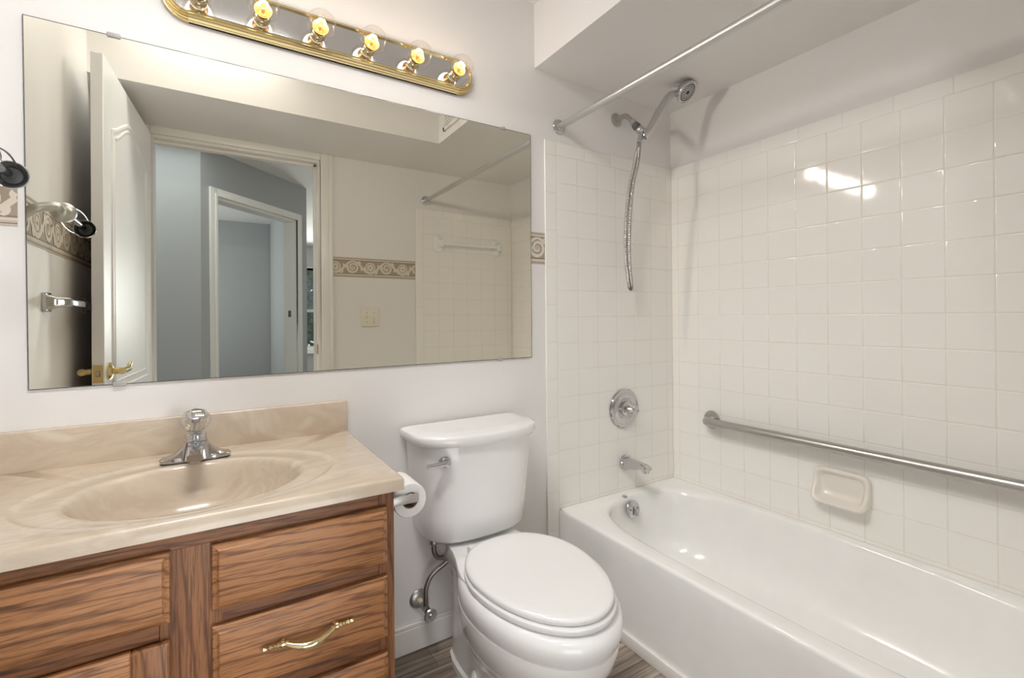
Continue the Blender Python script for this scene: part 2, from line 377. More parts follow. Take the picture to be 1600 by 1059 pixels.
# door casing of the bathroom (both faces) and jamb
mb = MB(); c = 0.070
for y0, y1, y2 in ((FY, FY + 0.014, FY + 0.022), (-1.64, -1.654, -1.662)):
    mb.box((DX0 - c, y0, 0), (DX0, y1, min(DZ + c, ZS if y0 == FY else 9)), 0.003); mb.box((DX1, y0, 0), (DX1 + c, y1, min(DZ + c, ZS if y0 == FY else 9)), 0.003); mb.box((DX0, y0, DZ), (DX1, y1, min(DZ + c, ZS if y0 == FY else 9)), 0.003)
    mb.box((DX0 - c + 0.001, y0, 0.001), (DX0 - c + 0.024, y2, min(DZ + c, ZS if y0 == FY else 9)), 0.004); mb.box((DX1 + c - 0.024, y0, 0.001), (DX1 + c - 0.001, y2, min(DZ + c, ZS if y0 == FY else 9) - 0.001), 0.004)
mb.box((DX0 + 0.0005, FY, 0), (DX0 + 0.016, -1.64, DZ - 0.0165)); mb.box((DX1 - 0.016, FY, 0), (DX1 - 0.0005, -1.64, DZ - 0.0165)); mb.box((DX0 + 0.0005, FY, DZ - 0.016), (DX1 - 0.0005, -1.64, DZ - 0.0005))
mb.box((DX1 - 0.028, -1.575, 0), (DX1 - 0.016, -1.615, DZ - 0.016)); mb.box((DX0, -1.575, DZ - 0.028), (DX1, -1.615, DZ - 0.016))
tr1 = struct(mb.build('trim_1', M_trim, None))
MB().box((DX1 - 0.0175, -1.530, 0.925), (DX1 - 0.016, -1.565, 0.985), 0.0005, 1).build('strike_plate', M_brassd, tr1)

# bathroom door, opened against the left wall
dh, dl = Vector((-2.185, -1.497, 0)), Vector((-2.246, -0.665, 0)); du = (dl - dh).normalized(); dn = Vector((du.y, -du.x, 0)); DW = (dl - dh).length
TD = Matrix(((du.x, 0, dn.x, dh.x), (du.y, 0, dn.y, dh.y), (0, 1, 0, 0.012), (0, 0, 0, 1)))   # (along door, height, out into the room)
mb = MB(); mb.T = TD; mb.box((0, 0, -0.035), (DW, 2.085, 0), 0.0015, 1); d1 = struct(mb.build('door_1', M_door, None))
def panel_path(u0, u1, z0, z1, arch):
    P = [(u0, z0), (u1, z0), (u1, z1)]
    if arch:
        for k in range(1, 20):
            t = k / 20; P.append((u1 + (u0 - u1) * t, z1 + arch * math.sin(PI * t) ** 1.6))
    P.append((u0, z1)); return P
for (u0, u1, z0, z1, ar) in ((0.11, DW - 0.11, 0.86, 1.85, 0.105), (0.11, DW - 0.11, 0.16, 0.72, 0)):
    for off, rad in ((0, 0.009), (0.032, 0.006)):
        P = panel_path(u0 + off, u1 - off, z0 + off, z1 - off * 0.6, ar)
        mb = MB(); mb.T = TD; mb.tube([(p[0], p[1], 0.0005) for p in P], rad, 8, closed=True, flat=(1.0, 0.65)); mb.build('panel_molding', M_door, d1)
mb = MB(); mb.T = TD; mb.box((DW - 0.0005, 0.905, -0.032), (DW + 0.0012, 0.968, -0.004), 0.0004, 1); lp = mb.build('latch_plate', M_brassd, d1)
mb = MB(); mb.T = TD; mb.box((DW, 0.927, -0.024), (DW + 0.009, 0.946, -0.012), 0.002); mb.build('latch_bolt', M_dull, lp)
for sgn, nm in ((1, 'room'), (-1, 'wall')):
    z0 = 0.0 if sgn > 0 else -0.035
    mb = MB(); mb.T = TD
    uc, vc = DW - 0.060, 0.940
    mb.lathe([(0.032, 0.0), (0.032, 0.004), (0.027, 0.010), (0.013, 0.014), (0.012, 0.035), (0.0, 0.036)], (uc, vc, z0), (0, 0, sgn), 24)
    hd = mb.build('door_handle', M_brass, d1)
    mb = MB(); mb.T = TD
    w = z0 + sgn * 0.040
    if sgn > 0:
        mb.tube([(uc + 0.012, vc, w), (uc - 0.02, vc, w), (uc - 0.085, vc + 0.001, w)], [0.0125, 0.0125, 0.0115], 16); mb.tube([(uc - 0.085, vc + 0.001, w), (uc - 0.10, vc + 0.012, w), (uc - 0.118, vc + 0.018, w)], [0.010, 0.008, 0.007], 12)
    else:
        mb.tube([(uc + 0.012, vc, w), (uc - 0.02, vc, w), (uc - 0.09, vc, w)], [0.0125, 0.0125, 0.011], 16)
    mb.build('lever', M_brass, hd)

# ------------------------------------------------------------------ tile walls
TP = 0.1118
def tile_field(P0, ud, vd, nd, spans_u, spans_v, mb, depth=0.006, g=0.0020):
    """tiles as shallow cushions on the wall plane; spans are (start,end) intervals"""
    P0, ud, vd, nd = map(Vector, (P0, ud, vd, nd))
    rr = random.Random(11)
    for u0, u1 in spans_u:
        for v0, v1 in spans_v:
            tx, ty = rr.gauss(0, 0.0006), rr.gauss(0, 0.0006)
            uc, vc = (u0 + u1) / 2, (v0 + v1) / 2
            rings = []
            for ins, h in ((g / 2, 0.0), (g / 2 + 0.0005, 0.0005), (g / 2 + 0.0015, 0.0009), (g / 2 + 0.0035, 0.0011)):
                a0, a1, b0, b1 = u0 + ins, u1 - ins, v0 + ins, v1 - ins
                rings.append([P0 + ud * a + vd * b + nd * (depth + h + tx * (a - uc) + ty * (b - vc)) for a, b in ((a0, b0), (a1, b0), (a1, b1), (a0, b1))])
            mb.loops(rings, cap1=True)
def strip(n0, end, pitch, first=None):
    out = []; a = n0
    if first: out.append((a, a + first)); a += first
    while a < end - 0.004:
        b = min(a + pitch, end); out.append((a, b)); a = b
    return out
def tile_wall(name, parent, P0, ud, vd, nd, cols, rows, box, trims):
    mb = MB(); mb.mi = 1; P0_, u_, v_, n_ = map(Vector, (P0, ud, vd, nd))
    u0, u1, v0, v1 = box
    c = [P0_ + u_ * u + v_ * v + n_ * d for d in (0, 0.0062) for u, v in ((u0, v0), (u1, v0), (u1, v1), (u0, v1))]
    vs = [mb.V(p) for p in c]
    for q in ((0,3,2,1),(4,5,6,7),(0,1,5,4),(1,2,6,5),(2,3,7,6),(3,0,4,7)): mb.F([vs[i] for i in q])
    mb.mi = 0
    tile_field(P0, ud, vd, nd, cols, rows, mb)
    o = mb.build('tile_cladding', [M_tile, M_grout], parent, True, 50)
    for p in o.data.polygons: p.use_smooth = p.area < 0.002
    mb = MB()
    for su, sv in trims: tile_field(P0, ud, vd, nd, su, sv, mb, 0.0062, 0.0018)
    mb.build('bullnose_trim', M_tile, parent, True, 50)
Z0 = 1.812; ZB = 0.345; ZT = 1.866
rows = [(Z0 - (k + 1) * TP, Z0 - k * TP) for k in range(13)] + [(ZB, Z0 - 13 * TP)]
rows = [r for r in rows if r[1] - r[0] > 0.01]
rows[-1] = (ZB, rows[-1][1])
XH = 0.0443 + 6 * TP     # left end of the full tiles on the end walls
cols = [(-XH + k * TP, -XH + (k + 1) * TP) for k in range(6)] + [(-0.0443, -0.006)]
def pieces(a, b, p, first): return strip(a, b, p, first)
left_sp = [(max(z1 - 0.1545, 0.0), z1) for z1 in [ZT - 0.058 - k * 0.1545 for k in range(12)] if z1 > 0.02] + [(ZT - 0.058, ZT)]
tile_wall('back', wb, (0, 0, 0), (1, 0, 0), (0, 0, 1), (0, -1, 0), cols, rows, (-0.769, 0, 0.0, ZT - 0.001),
          [([(-0.770, -XH)], left_sp), (strip(-XH, -0.006, 0.1525), [(Z0, ZT)])])
struct(B('trim_3', M_tile, (-0.7725, -0.0075, 0.0), (-0.769, 0, ZT), 0.001))
ycols = [(0.0467 + k * TP, 0.0467 + (k + 1) * TP) for k in range(13)]
ycols = [(a, min(b, 1.518)) for a, b in ycols if a < 1.51] + [(0.008, 0.0467)]
tile_wall('right', wr, (0, 0, 0), (0, -1, 0), (0, 0, 1), (-1, 0, 0), ycols, rows, (0, 1.524, ZB - 0.02, ZT - 0.001),
          [(strip(0.008, 1.518, 0.153, 0.1505), [(Z0, ZT)])])
DZF = 0.019
rowsf = [(a + DZF, b + DZF) for a, b in rows]
colsf = [(-0.7115 + k * TP, -0.7115 + (k + 1) * TP) for k in range(6)] + [(-0.7115 + 6 * TP, -0.008)]
tile_wall('front', wf, (0, FY, 0), (1, 0, 0), (0, 0, 1), (0, 1, 0), colsf, rowsf, (-0.765, 0, 0.0, ZT + DZF - 0.001),
          [([(-0.766, -0.7115)], [(a + DZF, b + DZF) for a, b in left_sp]), (strip(-0.7115, -0.008, 0.1525), [(Z0 + DZF, ZT + DZF)])])

# ------------------------------------------------------------------ wallpaper border
def border(parent, O, u, v, n, length, H, phase=0.0, period=0.214):
    O, u, v, n = map(Vector, (O, u, v, n)); mb = MB()
    def P(a, b, h): return O + u * a + v * b + n * h
    def clampa(a): return min(max(a, 0.0), length)
    def quad(a0, a1, b0, b1, h, mi):
        mb.mi = mi; mb.F([mb.V(P(a0, b0, h)), mb.V(P(a1, b0, h)), mb.V(P(a1, b1, h)), mb.V(P(a0, b1, h))])
    cnt = [0]
    def ribbon(pts, w, h, mi):
        cnt[0] += 1; h += (cnt[0] % 23) * 2.0e-5
        mb.mi = mi; prev = None; m = len(pts)
        for i, (a, b) in enumerate(pts):
            q = pts[min(i + 1, m - 1)]; p = pts[max(i - 1, 0)]; dx, dy = q[0] - p[0], q[1] - p[1]; l = math.hypot(dx, dy) or 1
            ww = w(i / (m - 1)) if callable(w) else w
            ins = 0 <= a <= length
            e = ((a - dy / l * ww, b + dx / l * ww), (a + dy / l * ww, b - dx / l * ww))
            cur = [mb.V(P(clampa(e[0][0]), e[0][1], h)), mb.V(P(clampa(e[1][0]), e[1][1], h))]
            if prev and ins and pin: mb.F([prev[0], prev[1], cur[1], cur[0]])
            prev, pin = cur, ins
    quad(0, length, 0, H, 0.0006, 0)
    mb.mi = 0
    c = [mb.V(P(a, b, 0)) for a, b in ((0, 0), (length, 0), (length, H), (0, H))]
    for b0, b1, mi in ((0, .17, 2), (.17, .20, 3), (.83, .86, 3), (.86, 1.0, 2)): quad(0, length, b0 * H, b1 * H, 0.0009, mi)
    for b0, b1, mi in ((.045, .065, 3), (.115, .15, 1), (.885, .91, 1), (.945, .96, 3)): quad(0, length, b0 * H, b1 * H, 0.0012, mi)
    k0 = -2; k1 = int(length / period) + 2
    taper = lambda t: H * (0.012 + 0.05 * math.sin(PI * min(1, t * 1.05)) ** 0.8)
    for k in range(k0, k1):
        a0 = k * period + phase
        for half, cx, sg in ((0, 0.27, 1), (1, 0.77, -1)):
            cx = a0 + cx * period; cy = 0.515 * H
            if half == 0:      # curling scroll
                ribbon([(cx + sg * 0.30 * H * (1 - t * 0.80) * math.cos(5.2 * t * PI / 1.6 + 2.6), cy + 0.30 * H * (1 - t * 0.80) * math.sin(5.2 * t * PI / 1.6 + 2.6)) for t in (i / 40 for i in range(41))], lambda t: H * (0.055 - 0.025 * t), 0.0012, 1)
                ribbon([(cx + 0.05 * H * math.cos(t), cy + 0.05 * H * math.sin(t)) for t in (i * PI / 6 for i in range(13))], H * 0.03, 0.0014, 2)
            else:              # rosette in a ring
                ribbon([(cx + 0.235 * H * math.cos(t), cy + 0.235 * H * math.sin(t)) for t in (i * PI / 14 for i in range(29))], H * 0.030, 0.0012, 1)
                ribbon([(cx + 0.11 * H * math.cos(t) * (1 + .15 * math.cos(5 * t)), cy + 0.11 * H * math.sin(t) * (1 + .15 * math.cos(5 * t))) for t in (i * PI / 20 for i in range(41))], H * 0.055, 0.0012, 1)
            # vine and leaves from one circle to the next
            ex = cx + period * 0.5
            up = 1 if half == 0 else -1
            ribbon([(cx + (ex - cx) * t, cy + up * 0.30 * H * math.cos(PI * t)) for t in (i / 24 for i in range(25))], lambda t: H * (0.028 + 0.03 * math.sin(PI * t)), 0.0013, 1)
            for q, (fx, l1, ang) in enumerate(((0.16, 0.26, 0.5), (0.26, 0.22, -0.9), (0.36, 0.24, 1.9), (0.30, 0.17, 2.7))):
                bx = cx + fx * period; by = cy + up * 0.22 * H * math.cos(PI * fx * 2) * 0.8
                an = ang * up
                pts = [(bx + l1 * H * t * math.cos(an + 1.3 * t * up), by + l1 * H * t * math.sin(an + 1.3 * t * up)) for t in (i / 10 for i in range(11))]
                pts = [(a, min(max(b, .22 * H), .80 * H)) for a, b in pts]
                ribbon(pts, taper, 0.0015, 1)
    return mb.build('wallpaper_border', [M_b0, M_b1, M_b2, M_b3], parent, False)
border(wb, (-0.846, 0, 1.353), (1, 0, 0), (0, 0, 1), (0, -1, 0), 0.0725, 0.130, 0.036 - 0.27 * 0.214)
border(wb, (LX, 0, 1.362), (1, 0, 0), (0, 0, 1), (0, -1, 0), 0.04, 0.122, 0.03)
border(wlft, (LX, -1.40, 1.353), (0, 1, 0), (0, 0, 1), (1, 0, 0), 1.40, 0.130, 0.05)
border(wf, (DX1 + c, FY, 1.400), (1, 0, 0), (0, 0, 1), (0, 1, 0), -0.767 - (DX1 + c), 0.125, 0.063)

# baseboards
def baseboard(name, a, b, axis):
    mb = MB()
    if axis == 'x':
        mb.box((a, -0.012, 0), (b, 0, 0.078), 0.001, 1); mb.box((a, -0.009, 0.078), (b, 0, 0.092), 0.003)
    return struct(mb.build(name, M_base, None))
baseboard('baseboard_back', -1.572, -0.773, 'x')
struct(B('baseboard_front', M_base, (DX1 + c, FY, 0), (-0.767, FY + 0.012, 0.092), 0.002))
struct(B('baseboard_left', M_base, (LX, -1.50, 0), (LX + 0.012, -0.56, 0.092), 0.002))

# ------------------------------------------------------------------ wall mirror
mir = thing('wall_mirror', 'large frameless wall mirror above the beige vanity top', 'mirror', (-1.567, -0.005, 0.974))
mx = [(-2.293, 1.866), (-0.842, 1.870), (-0.844, 0.979), (-2.286, 0.974)]
mb = MB(); mb.mi = 1
fr = [mb.V((x, -0.005, z)) for x, z in mx]; bk = [mb.V((x, 0.0, z)) for x, z in mx]
mb.F(list(reversed(bk)))
for i in range(4): mb.F([fr[i], bk[i], bk[(i + 1) % 4], fr[(i + 1) % 4]])
fi = []
cxm, czm = -1.567, 1.42
for x, z in mx: fi.append(mb.V((x + (0.0022 if x < cxm else -0.0022), -0.0056, z + (0.0022 if z < czm else -0.0022))))
for i in range(4): mb.F([fr[i], fr[(i + 1) % 4], fi[(i + 1) % 4], fi[i]])
mb.mi = 0; mb.F(fi)
mb.build('mirror_glass', [M_mirror, M_medge], mir, False)
for x, z, hw_ in ((-2.126, 1.866, 0.014), (-0.970, 1.8685, 0.009), (-2.118, 0.976, 0.014), (-0.990, 0.9805, 0.009)):
    mb = MB(); mb.box((x - hw_, -0.009, z - 0.0065), (x + hw_, 0.0, z + 0.0065), 0.003, 3); mb.build('mirror_clip', M_clip, mir)

# ------------------------------------------------------------------ vanity light bar
vl = thing('vanity_light_bar', 'brass and mirrored six bulb light bar above the wall mirror', 'light fixture', (-1.567, 0, 2.013))
xa, xb, zc = -2.030, -1.104, 2.013
def stadium(h, n=14):
    """outline (x,z) of the rounded bar, offset h outward from its core radius"""
    r = 0.045 + h; out = []
    cl, cr = xa + 0.062, xb - 0.062
    for k in range(n + 1): t = PI / 2 - PI * k / n; out.append((cr + r * math.cos(t), zc + r * math.sin(t)))
    for k in range(n + 1): t = -PI / 2 - PI * k / n; out.append((cl + r * math.cos(t), zc + r * math.sin(t)))
    return out
prof = [(-0.004, 0.030), (0.0, 0.034), (0.003, 0.033), (0.004, 0.029), (0.006, 0.031), (0.0085, 0.028), (0.0092, 0.023), (0.011, 0.024), (0.013, 0.020), (0.0135, 0.014), (0.0155, 0.014), (0.017, 0.009), (0.017, 0.0)]
mb = MB(); mb.loops([[(x, -d, z) for x, z in stadium(h)] for h, d in prof])
mb.build('ribbed_frame', M_brass, vl, True, 60)
mb = MB(); mb.loops([[(x, -0.030, z) for x, z in stadium(-0.003)]], cap1=True); mb.loops([[(x, -0.030, z) for x, z in stadium(-0.003)], [(x, -0.001, z) for x, z in stadium(-0.003)]])
mb.build('mirrored_backplate', M_plate, vl, True)
for sg in (-1, 1):   # straight ribbed sleeves over the long rails
    mb = MB()
    mb.loops([[(x, -(d + 0.002), zc + sg * (0.045 + h)) for h, d in ([(-0.006, 0.028)] + prof)] for x in (xa + 0.062, xa + 0.0625, xb - 0.0625, xb - 0.062)], close=False, cap0=True, cap1=True)
    mb.build('rail_sleeve', M_goldp, vl, True, 50)
bulb_x = [-1.945, -1.793, -1.642, -1.490, -1.339, -1.187]
bz = 2.008
for i, x in enumerate(bulb_x):
    mb = MB(); mb.lathe([(0.021, 0.028), (0.0215, 0.034), (0.0185, 0.040), (0.0185, 0.052), (0.0165, 0.054), (0.0155, 0.050)], (x, 0, bz), (0, -1, 0), 24, cap=False)
    mb.build('socket', M_goldp, vl)
    mb = MB(); cy = 0.094; R = 0.040
    pr = [(0.0135, 0.050), (0.0140, 0.056), (0.019, 0.0605)]
    for k in range(3, 25): t = PI * (1 - k / 24.0); pr.append((max(R * math.sin(t), 1e-5), cy + R * math.cos(t)))
    mb.lathe([p for p in pr if True], (x, 0, bz), (0, -1, 0), 28, cap=False)
    bo = mb.build('light_bulb', M_clear, vl)
    mb = MB(); mb.lathe([(0.0125, 0.050), (0.0135, 0.057), (0.018, 0.064), (0.0225, 0.074), (0.0215, 0.0735), (0.015, 0.065), (0.0095, 0.0605), (0.0045, 0.062), (0.004, 0.082), (0.0, 0.083)], (x, 0, bz), (0, -1, 0), 20); mb.build('stem_glow', M_glow, bo)  # flared amber cup around the stem stands in for the bulb's inner glow
    mb = MB(); mb.tube(arc((x, -0.088, bz + 0.004), (1, 0, 0), (0, -0.4, 0.92), 0.011, -0.3, PI + 0.3, 12), 0.0028, 8); mb.build('filament', M_fil, bo)
    d = bpy.data.lights.new('bulb_light', 'POINT'); d.energy = 1.75; d.color = (1.0, 0.96, 0.92); d.shadow_soft_size = 0.035
    d.use_nodes = True; _em = d.node_tree.nodes['Emission']; _lf = d.node_tree.nodes.new('ShaderNodeLightFalloff'); _lf.inputs['Strength'].default_value = 1.0
    d.node_tree.links.new(_lf.outputs['Linear'], _em.inputs['Strength'])
    o = bpy.data.objects.new('bulb_light', d); COL.objects.link(o); o.location = (x, -0.094, bz); o.parent = None

# ------------------------------------------------------------------ vanity cabinet
CX0, CX1, CY, CT = LX + 0.002, -1.5755, -0.530, 0.757
vc = thing('vanity_cabinet', 'oak vanity cabinet under the beige marble sink top', 'cabinet', ((CX0 + CX1) / 2, -0.27, 0))
mb = MB()
mb.box((CX0, CY + 0.018, 0.09), (CX0 + 0.016, -0.001, CT)); mb.box((CX0, CY + 0.018, 0.09), (CX1 - 0.012, -0.001, 0.105)); mb.box((CX0, -0.012, 0.09), (CX1, -0.001, 0.60)); mb.box((CX0, CY + 0.07, 0), (CX1, CY + 0.085, 0.09))
mb.build('carcass', M_frx, vc, False)
MB().box((CX1 - 0.012, CY + 0.018, 0.0), (CX1, -0.001, CT), 0.001, 1).build('side_panel', M_frz, vc)
def fr_box(name, mat, a, b): return MB().box(a, b, 0.0012, 1).build(name, mat, vc)
SX0, SX1 = -1.985, -1.913           # middle stile
mb = MB(); mb.box((CX1 - 0.034, CY, 0.06), (CX1, CY + 0.018, CT), 0.0012, 1); mb.build('face_stile', M_frz, vc)
mb = MB(); mb.box((SX0 - 0.012, CY, 0.06), (SX1 + 0.012, CY + 0.018, CT - 0.03), 0.0012, 1); mb.build('face_stile', M_frz, vc)
mb = MB(); mb.box((CX0, CY, 0.06), (CX0 + 0.04, CY + 0.018, CT), 0.0012, 1); mb.build('face_stile', M_frz, vc)
for z0, z1, xx0, xx1 in ((CT - 0.036, CT, CX0 + 0.04, CX1 - 0.034), (0.570, 0.612, CX0 + 0.04, SX0 - 0.012), (0.568, 0.606, SX0 - 0.012, CX1 - 0.034), (0.398, 0.448, SX1 + 0.012, CX1 - 0.034), (0.06, 0.115, CX0 + 0.04, CX1 - 0.034)):
    mb = MB(); mb.box((xx0, CY + 0.0008, z0), (xx1, CY + 0.018, z1), 0.0012, 1); mb.build('face_rail', M_frx, vc)
def front(name, x0, x1, z0, z1, mat):
    """slab front with a stepped, rounded edge all round"""
    mb = MB(); y0 = CY
    def rect(i, y): return [(x0 + i, y, z0 + i), (x1 - i, y, z0 + i), (x1 - i, y, z1 - i), (x0 + i, y, z1 - i)]
    mb.loops([rect(0.0, y0), rect(0.0, y0 - 0.010), rect(0.0015, y0 - 0.012), rect(0.006, y0 - 0.0135), rect(0.0085, y0 - 0.0155), rect(0.011, y0 - 0.0190), rect(0.0135, y0 - 0.0198)], cap0=True, cap1=True)
    return mb.build(name, mat, vc, True, 22)
front('false_drawer_front', CX0 + 0.02, -1.981, 0.604, 0.729, M_oakx)
front('drawer_front', -1.919, -1.594, 0.602, 0.724, M_oakx)
dr2 = front('drawer_front', -1.919, -1.594, 0.440, 0.573, M_oakx)
dr3 = front('drawer_front', -1.919, -1.594, 0.115, 0.405, M_oakx)
# cabinet door: frame and panel
dx0, dx1, dz0, dz1 = CX0 + 0.02, -1.981, 0.085, 0.573
mb = MB(); y0 = CY
for a, b in (((dx0, dz0), (dx0 + 0.055, dz1)), ((dx1 - 0.055, dz0), (dx1, dz1))): mb.box((a[0], y0 - 0.0195, a[1]), (b[0], y0, b[1]), 0.005, 3)
cd = mb.build('cabinet_door', M_frz, vc, True)
for a, b in (((dx0 + 0.052, dz1 - 0.055), (dx1 - 0.053, dz1)), ((dx0 + 0.052, dz0), (dx1 - 0.053, dz0 + 0.055))):
    MB().box((a[0], y0 - 0.019, a[1]), (b[0], y0, b[1]), 0.005, 3).build('door_rail', M_oakx, cd)
MB().box((dx0 + 0.05, y0 - 0.010, dz0 + 0.05), (dx1 - 0.05, y0 - 0.002, dz1 - 0.05), 0.003).build('door_panel', M_oakz, cd)
def pull(parent, xc, z):
    mb = MB(); y = y0 - 0.0195
    hw = 0.0475
    P = [(xc - hw + 2 * hw * t, y - 0.010 - 0.016 * math.sin(PI * t) ** 0.9, z - 0.010 * math.sin(PI * t) + 0.0) for t in (k / 18 for k in range(19))]
    mb.tube(P, [0.0038 + 0.0042 * math.sin(PI * k / 18) for k in range(19)], 12, flat=(1.0, 1.0))
    for sg in (-1, 1):
        x = xc + sg * hw
        mb.lathe([(0.006, 0), (0.0055, 0.004), (0.004, 0.008), (0.004, 0.012)], (x, y, z), (0, -1, 0), 14)
        pr = [(0.0035, -0.008), (0.0048, -0.006), (0.0035, -0.004), (0.0075, 0.0), (0.0078, 0.004), (0.0045, 0.008), (0.006, 0.011), (0.0035, 0.014), (0.0052, 0.017), (0.003, 0.0195), (0.0048, 0.0225), (0.0056, 0.0255), (0.0030, 0.0285), (0.0042, 0.032), (0.0036, 0.036), (0.0, 0.038)]
        mb.lathe(pr, (x, y - 0.0105, z), (sg, 0, 0), 14)
    mb.build('drawer_pull', M_goldp, parent)
pull(dr2, -1.755, 0.512); pull(dr3, -1.755, 0.27)
mb = MB(); mb.lathe([(0.007, 0), (0.006, 0.003), (0.004, 0.006), (0.004, 0.012), (0.011, 0.018), (0.012, 0.022), (0.008, 0.027), (0.0, 0.028)], (-2.006, y0 - 0.019, 0.508), (0, -1, 0), 18); mb.build('door_knob', M_goldp, cd)

# ------------------------------------------------------------------ sink top
KX0, KX1, KY, KZ = LX + 0.001, -1.558, -0.550, 0.785
st = thing('vanity_sink_top', 'beige marbled vanity top with moulded oval sink and backsplash', 'countertop', ((KX0 + KX1) / 2, -0.27, 0.757))
ex, ey, ea, eb = -1.950, -0.322, 0.208, 0.172
NT = 120
angs = sorted(set([2 * PI * k / NT for k in range(NT)] + [math.atan2(sy - ey, sx - ex) % (2 * PI) for sx in (KX0, KX1) for sy in (KY, -0.001)]))
def ell(s, z): return [(ex + ea * s * math.cos(t), ey + eb * s * math.sin(t), z) for t in angs]
def rect_pt(t, x0, x1, ya, yb):
    c_, s_ = math.cos(t), math.sin(t); k = 1e9
    if c_ > 1e-9: k = min(k, (x1 - ex) / c_)
    if c_ < -1e-9: k = min(k, (x0 - ex) / c_)
    if s_ > 1e-9: k = min(k, (yb - ey) / s_)
    if s_ < -1e-9: k = min(k, (ya - ey) / s_)
    return ex + k * c_, ey + k * s_
def rect(i, z): return [(*rect_pt(t, KX0 + i, KX1 - i, KY + i, -0.001 - i * 0), z) for t in angs]
Ls = [rect(0, 0.757), rect(0, KZ - 0.006), rect(0.002, KZ - 0.0015), rect(0.006, KZ)]
def ell2(a, b, z, dy=0.0):   # rim ring, limited to the top
    out = []
    for t in angs:
        px_, py_ = ex + a * math.cos(t), ey + dy + b * math.sin(t)
        rx, ry = rect_pt(t, KX0 + 0.012, KX1 - 0.012, KY + 0.012, -0.008)
        if (px_ - ex) ** 2 + (py_ - ey) ** 2 > (rx - ex) ** 2 + (ry - ey) ** 2: px_, py_ = rx, ry
        out.append((px_, py_, z))
    return out
Ls += [ell2(0.292, 0.222, KZ, 0.012), ell2(0.287, 0.218, KZ - 0.0006, 0.012), ell2(0.281, 0.213, KZ - 0.0042, 0.012), ell2(0.274, 0.208, KZ - 0.0052, 0.011), ell(1.16, KZ - 0.0045), ell(1.09, KZ - 0.0036), ell(1.04, KZ - 0.0042), ell(1.01, KZ - 0.008), ell(0.985, KZ - 0.016), ell(0.95, KZ - 0.035), ell(0.90, KZ - 0.060), ell(0.80, KZ - 0.092), ell(0.65, KZ - 0.116), ell(0.45, KZ - 0.130), ell(0.22, KZ - 0.136), ell(0.10, KZ - 0.138)]
mb = MB(); mb.loops(Ls, cap1=True); mb.build('sink_slab', M_marble, st, True, 50)
mb = MB(); mb.box((KX0, -0.021, KZ - 0.002), (KX1 - 0.002, -0.001, 0.8805), 0.004, 3); mb.build('backsplash', M_marble, st)
mb = MB(); mb.lathe([(0.022, 0), (0.022, 0.003), (0.017, 0.004), (0.014, 0.001), (0.0, 0.001)], (ex, ey, KZ - 0.138), (0, 0, 1), 20); mb.build('drain', M_chrome, st)

# ------------------------------------------------------------------ faucet
fx, fy, fz = -1.954, -0.108, KZ - 0.001
fa = thing('sink_faucet', 'chrome sink faucet with clear crystal knob on the vanity top', 'faucet', (fx, fy, fz))
mb = MB(); n = 40
def fo(a, b, z, dy=0): return [(fx + superell(a, b, 2.6, 2*PI*k/n)[0], fy + dy + superell(a, b, 2.6, 2*PI*k/n)[1], z) for k in range(n)]
mb.loops([fo(0.076, 0.027, fz), fo(0.0765, 0.0275, fz + 0.006), fo(0.0745, 0.0255, fz + 0.0095), fo(0.066, 0.020, fz + 0.011)], cap0=True, cap1=True)
mb.build('base_plate', M_chrome, fa)
for sg in (-1, 1):   # wings rising to the middle
    mb = MB()
    Lw = []
    for k in range(9):
        t = k / 8; x = fx + sg * (0.072 - 0.046 * t); w = 0.0225 - 0.001 * t; h = 0.009 + 0.030 * t ** 2.1
        Lw.append([(x, fy - w, fz + 0.004), (x, fy - w, fz + h * 0.8), (x, fy - w * 0.85, fz + h), (x, fy + w * 0.85, fz + h), (x, fy + w, fz + h * 0.8), (x, fy + w, fz + 0.004)])
    mb.loops(Lw, cap0=True, cap1=True); mb.build('wing', M_chrome, fa, True, 30)
mb = MB()
def sq(hw, hd, z, dy=0): return [(fx + superell(hw, hd, 5, 2*PI*k/32)[0], fy + dy + superell(hw, hd, 5, 2*PI*k/32)[1], z) for k in range(32)]
mb.loops([sq(0.034, 0.030, fz + 0.004, -0.002), sq(0.030, 0.028, fz + 0.025, -0.002), sq(0.026, 0.026, fz + 0.045)], cap0=True, cap1=True)
mb.lathe([(0.0225, 0.042), (0.0235, 0.046), (0.0235, 0.062), (0.022, 0.065), (0.014, 0.066), (0.011, 0.074), (0.0, 0.075)], (fx, fy, fz), (0, 0, 1), 28)
mb.build('body', M_chrome, fa, True, 30)
mb = MB()   # spout towards the bowl
Lw = []
for k in range(11):
    t = k / 10; y = fy - 0.016 - 0.092 * t; zc_ = fz + 0.030 + 0.006 * math.sin(PI * t) - 0.004 * t; hw = 0.019 - 0.003 * t; hh = 0.012 - 0.003 * t
    Lw.append([(fx + superell(hw, hh, 4, 2*PI*q/24)[0], y, zc_ + superell(hw, hh, 4, 2*PI*q/24)[1]) for q in range(24)])
mb.loops(Lw, cap0=True, cap1=True); mb.lathe([(0.011, 0), (0.011, 0.010), (0.009, 0.011), (0.008, 0.004), (0, 0.004)], (fx, fy - 0.094, fz + 0.024), (0, 0, -1), 20)
mb.build('spout', M_chrome, fa, True, 40)
ko, ka = Vector((fx, fy - 0.002, fz + 0.077)), Vector((0, -0.50, 0.866)).normalized()     # knob tilts to the front
mb = MB(); mb.lathe([(0.013, 0.0), (0.021, 0.004), (0.0285, 0.012), (0.0330, 0.022), (0.0330, 0.032), (0.0285, 0.042), (0.022, 0.047), (0.020, 0.0475)], ko, ka, 32, lobes=8, amp=0.05)
kn = mb.build('knob_handle', M_acryl, fa, False)
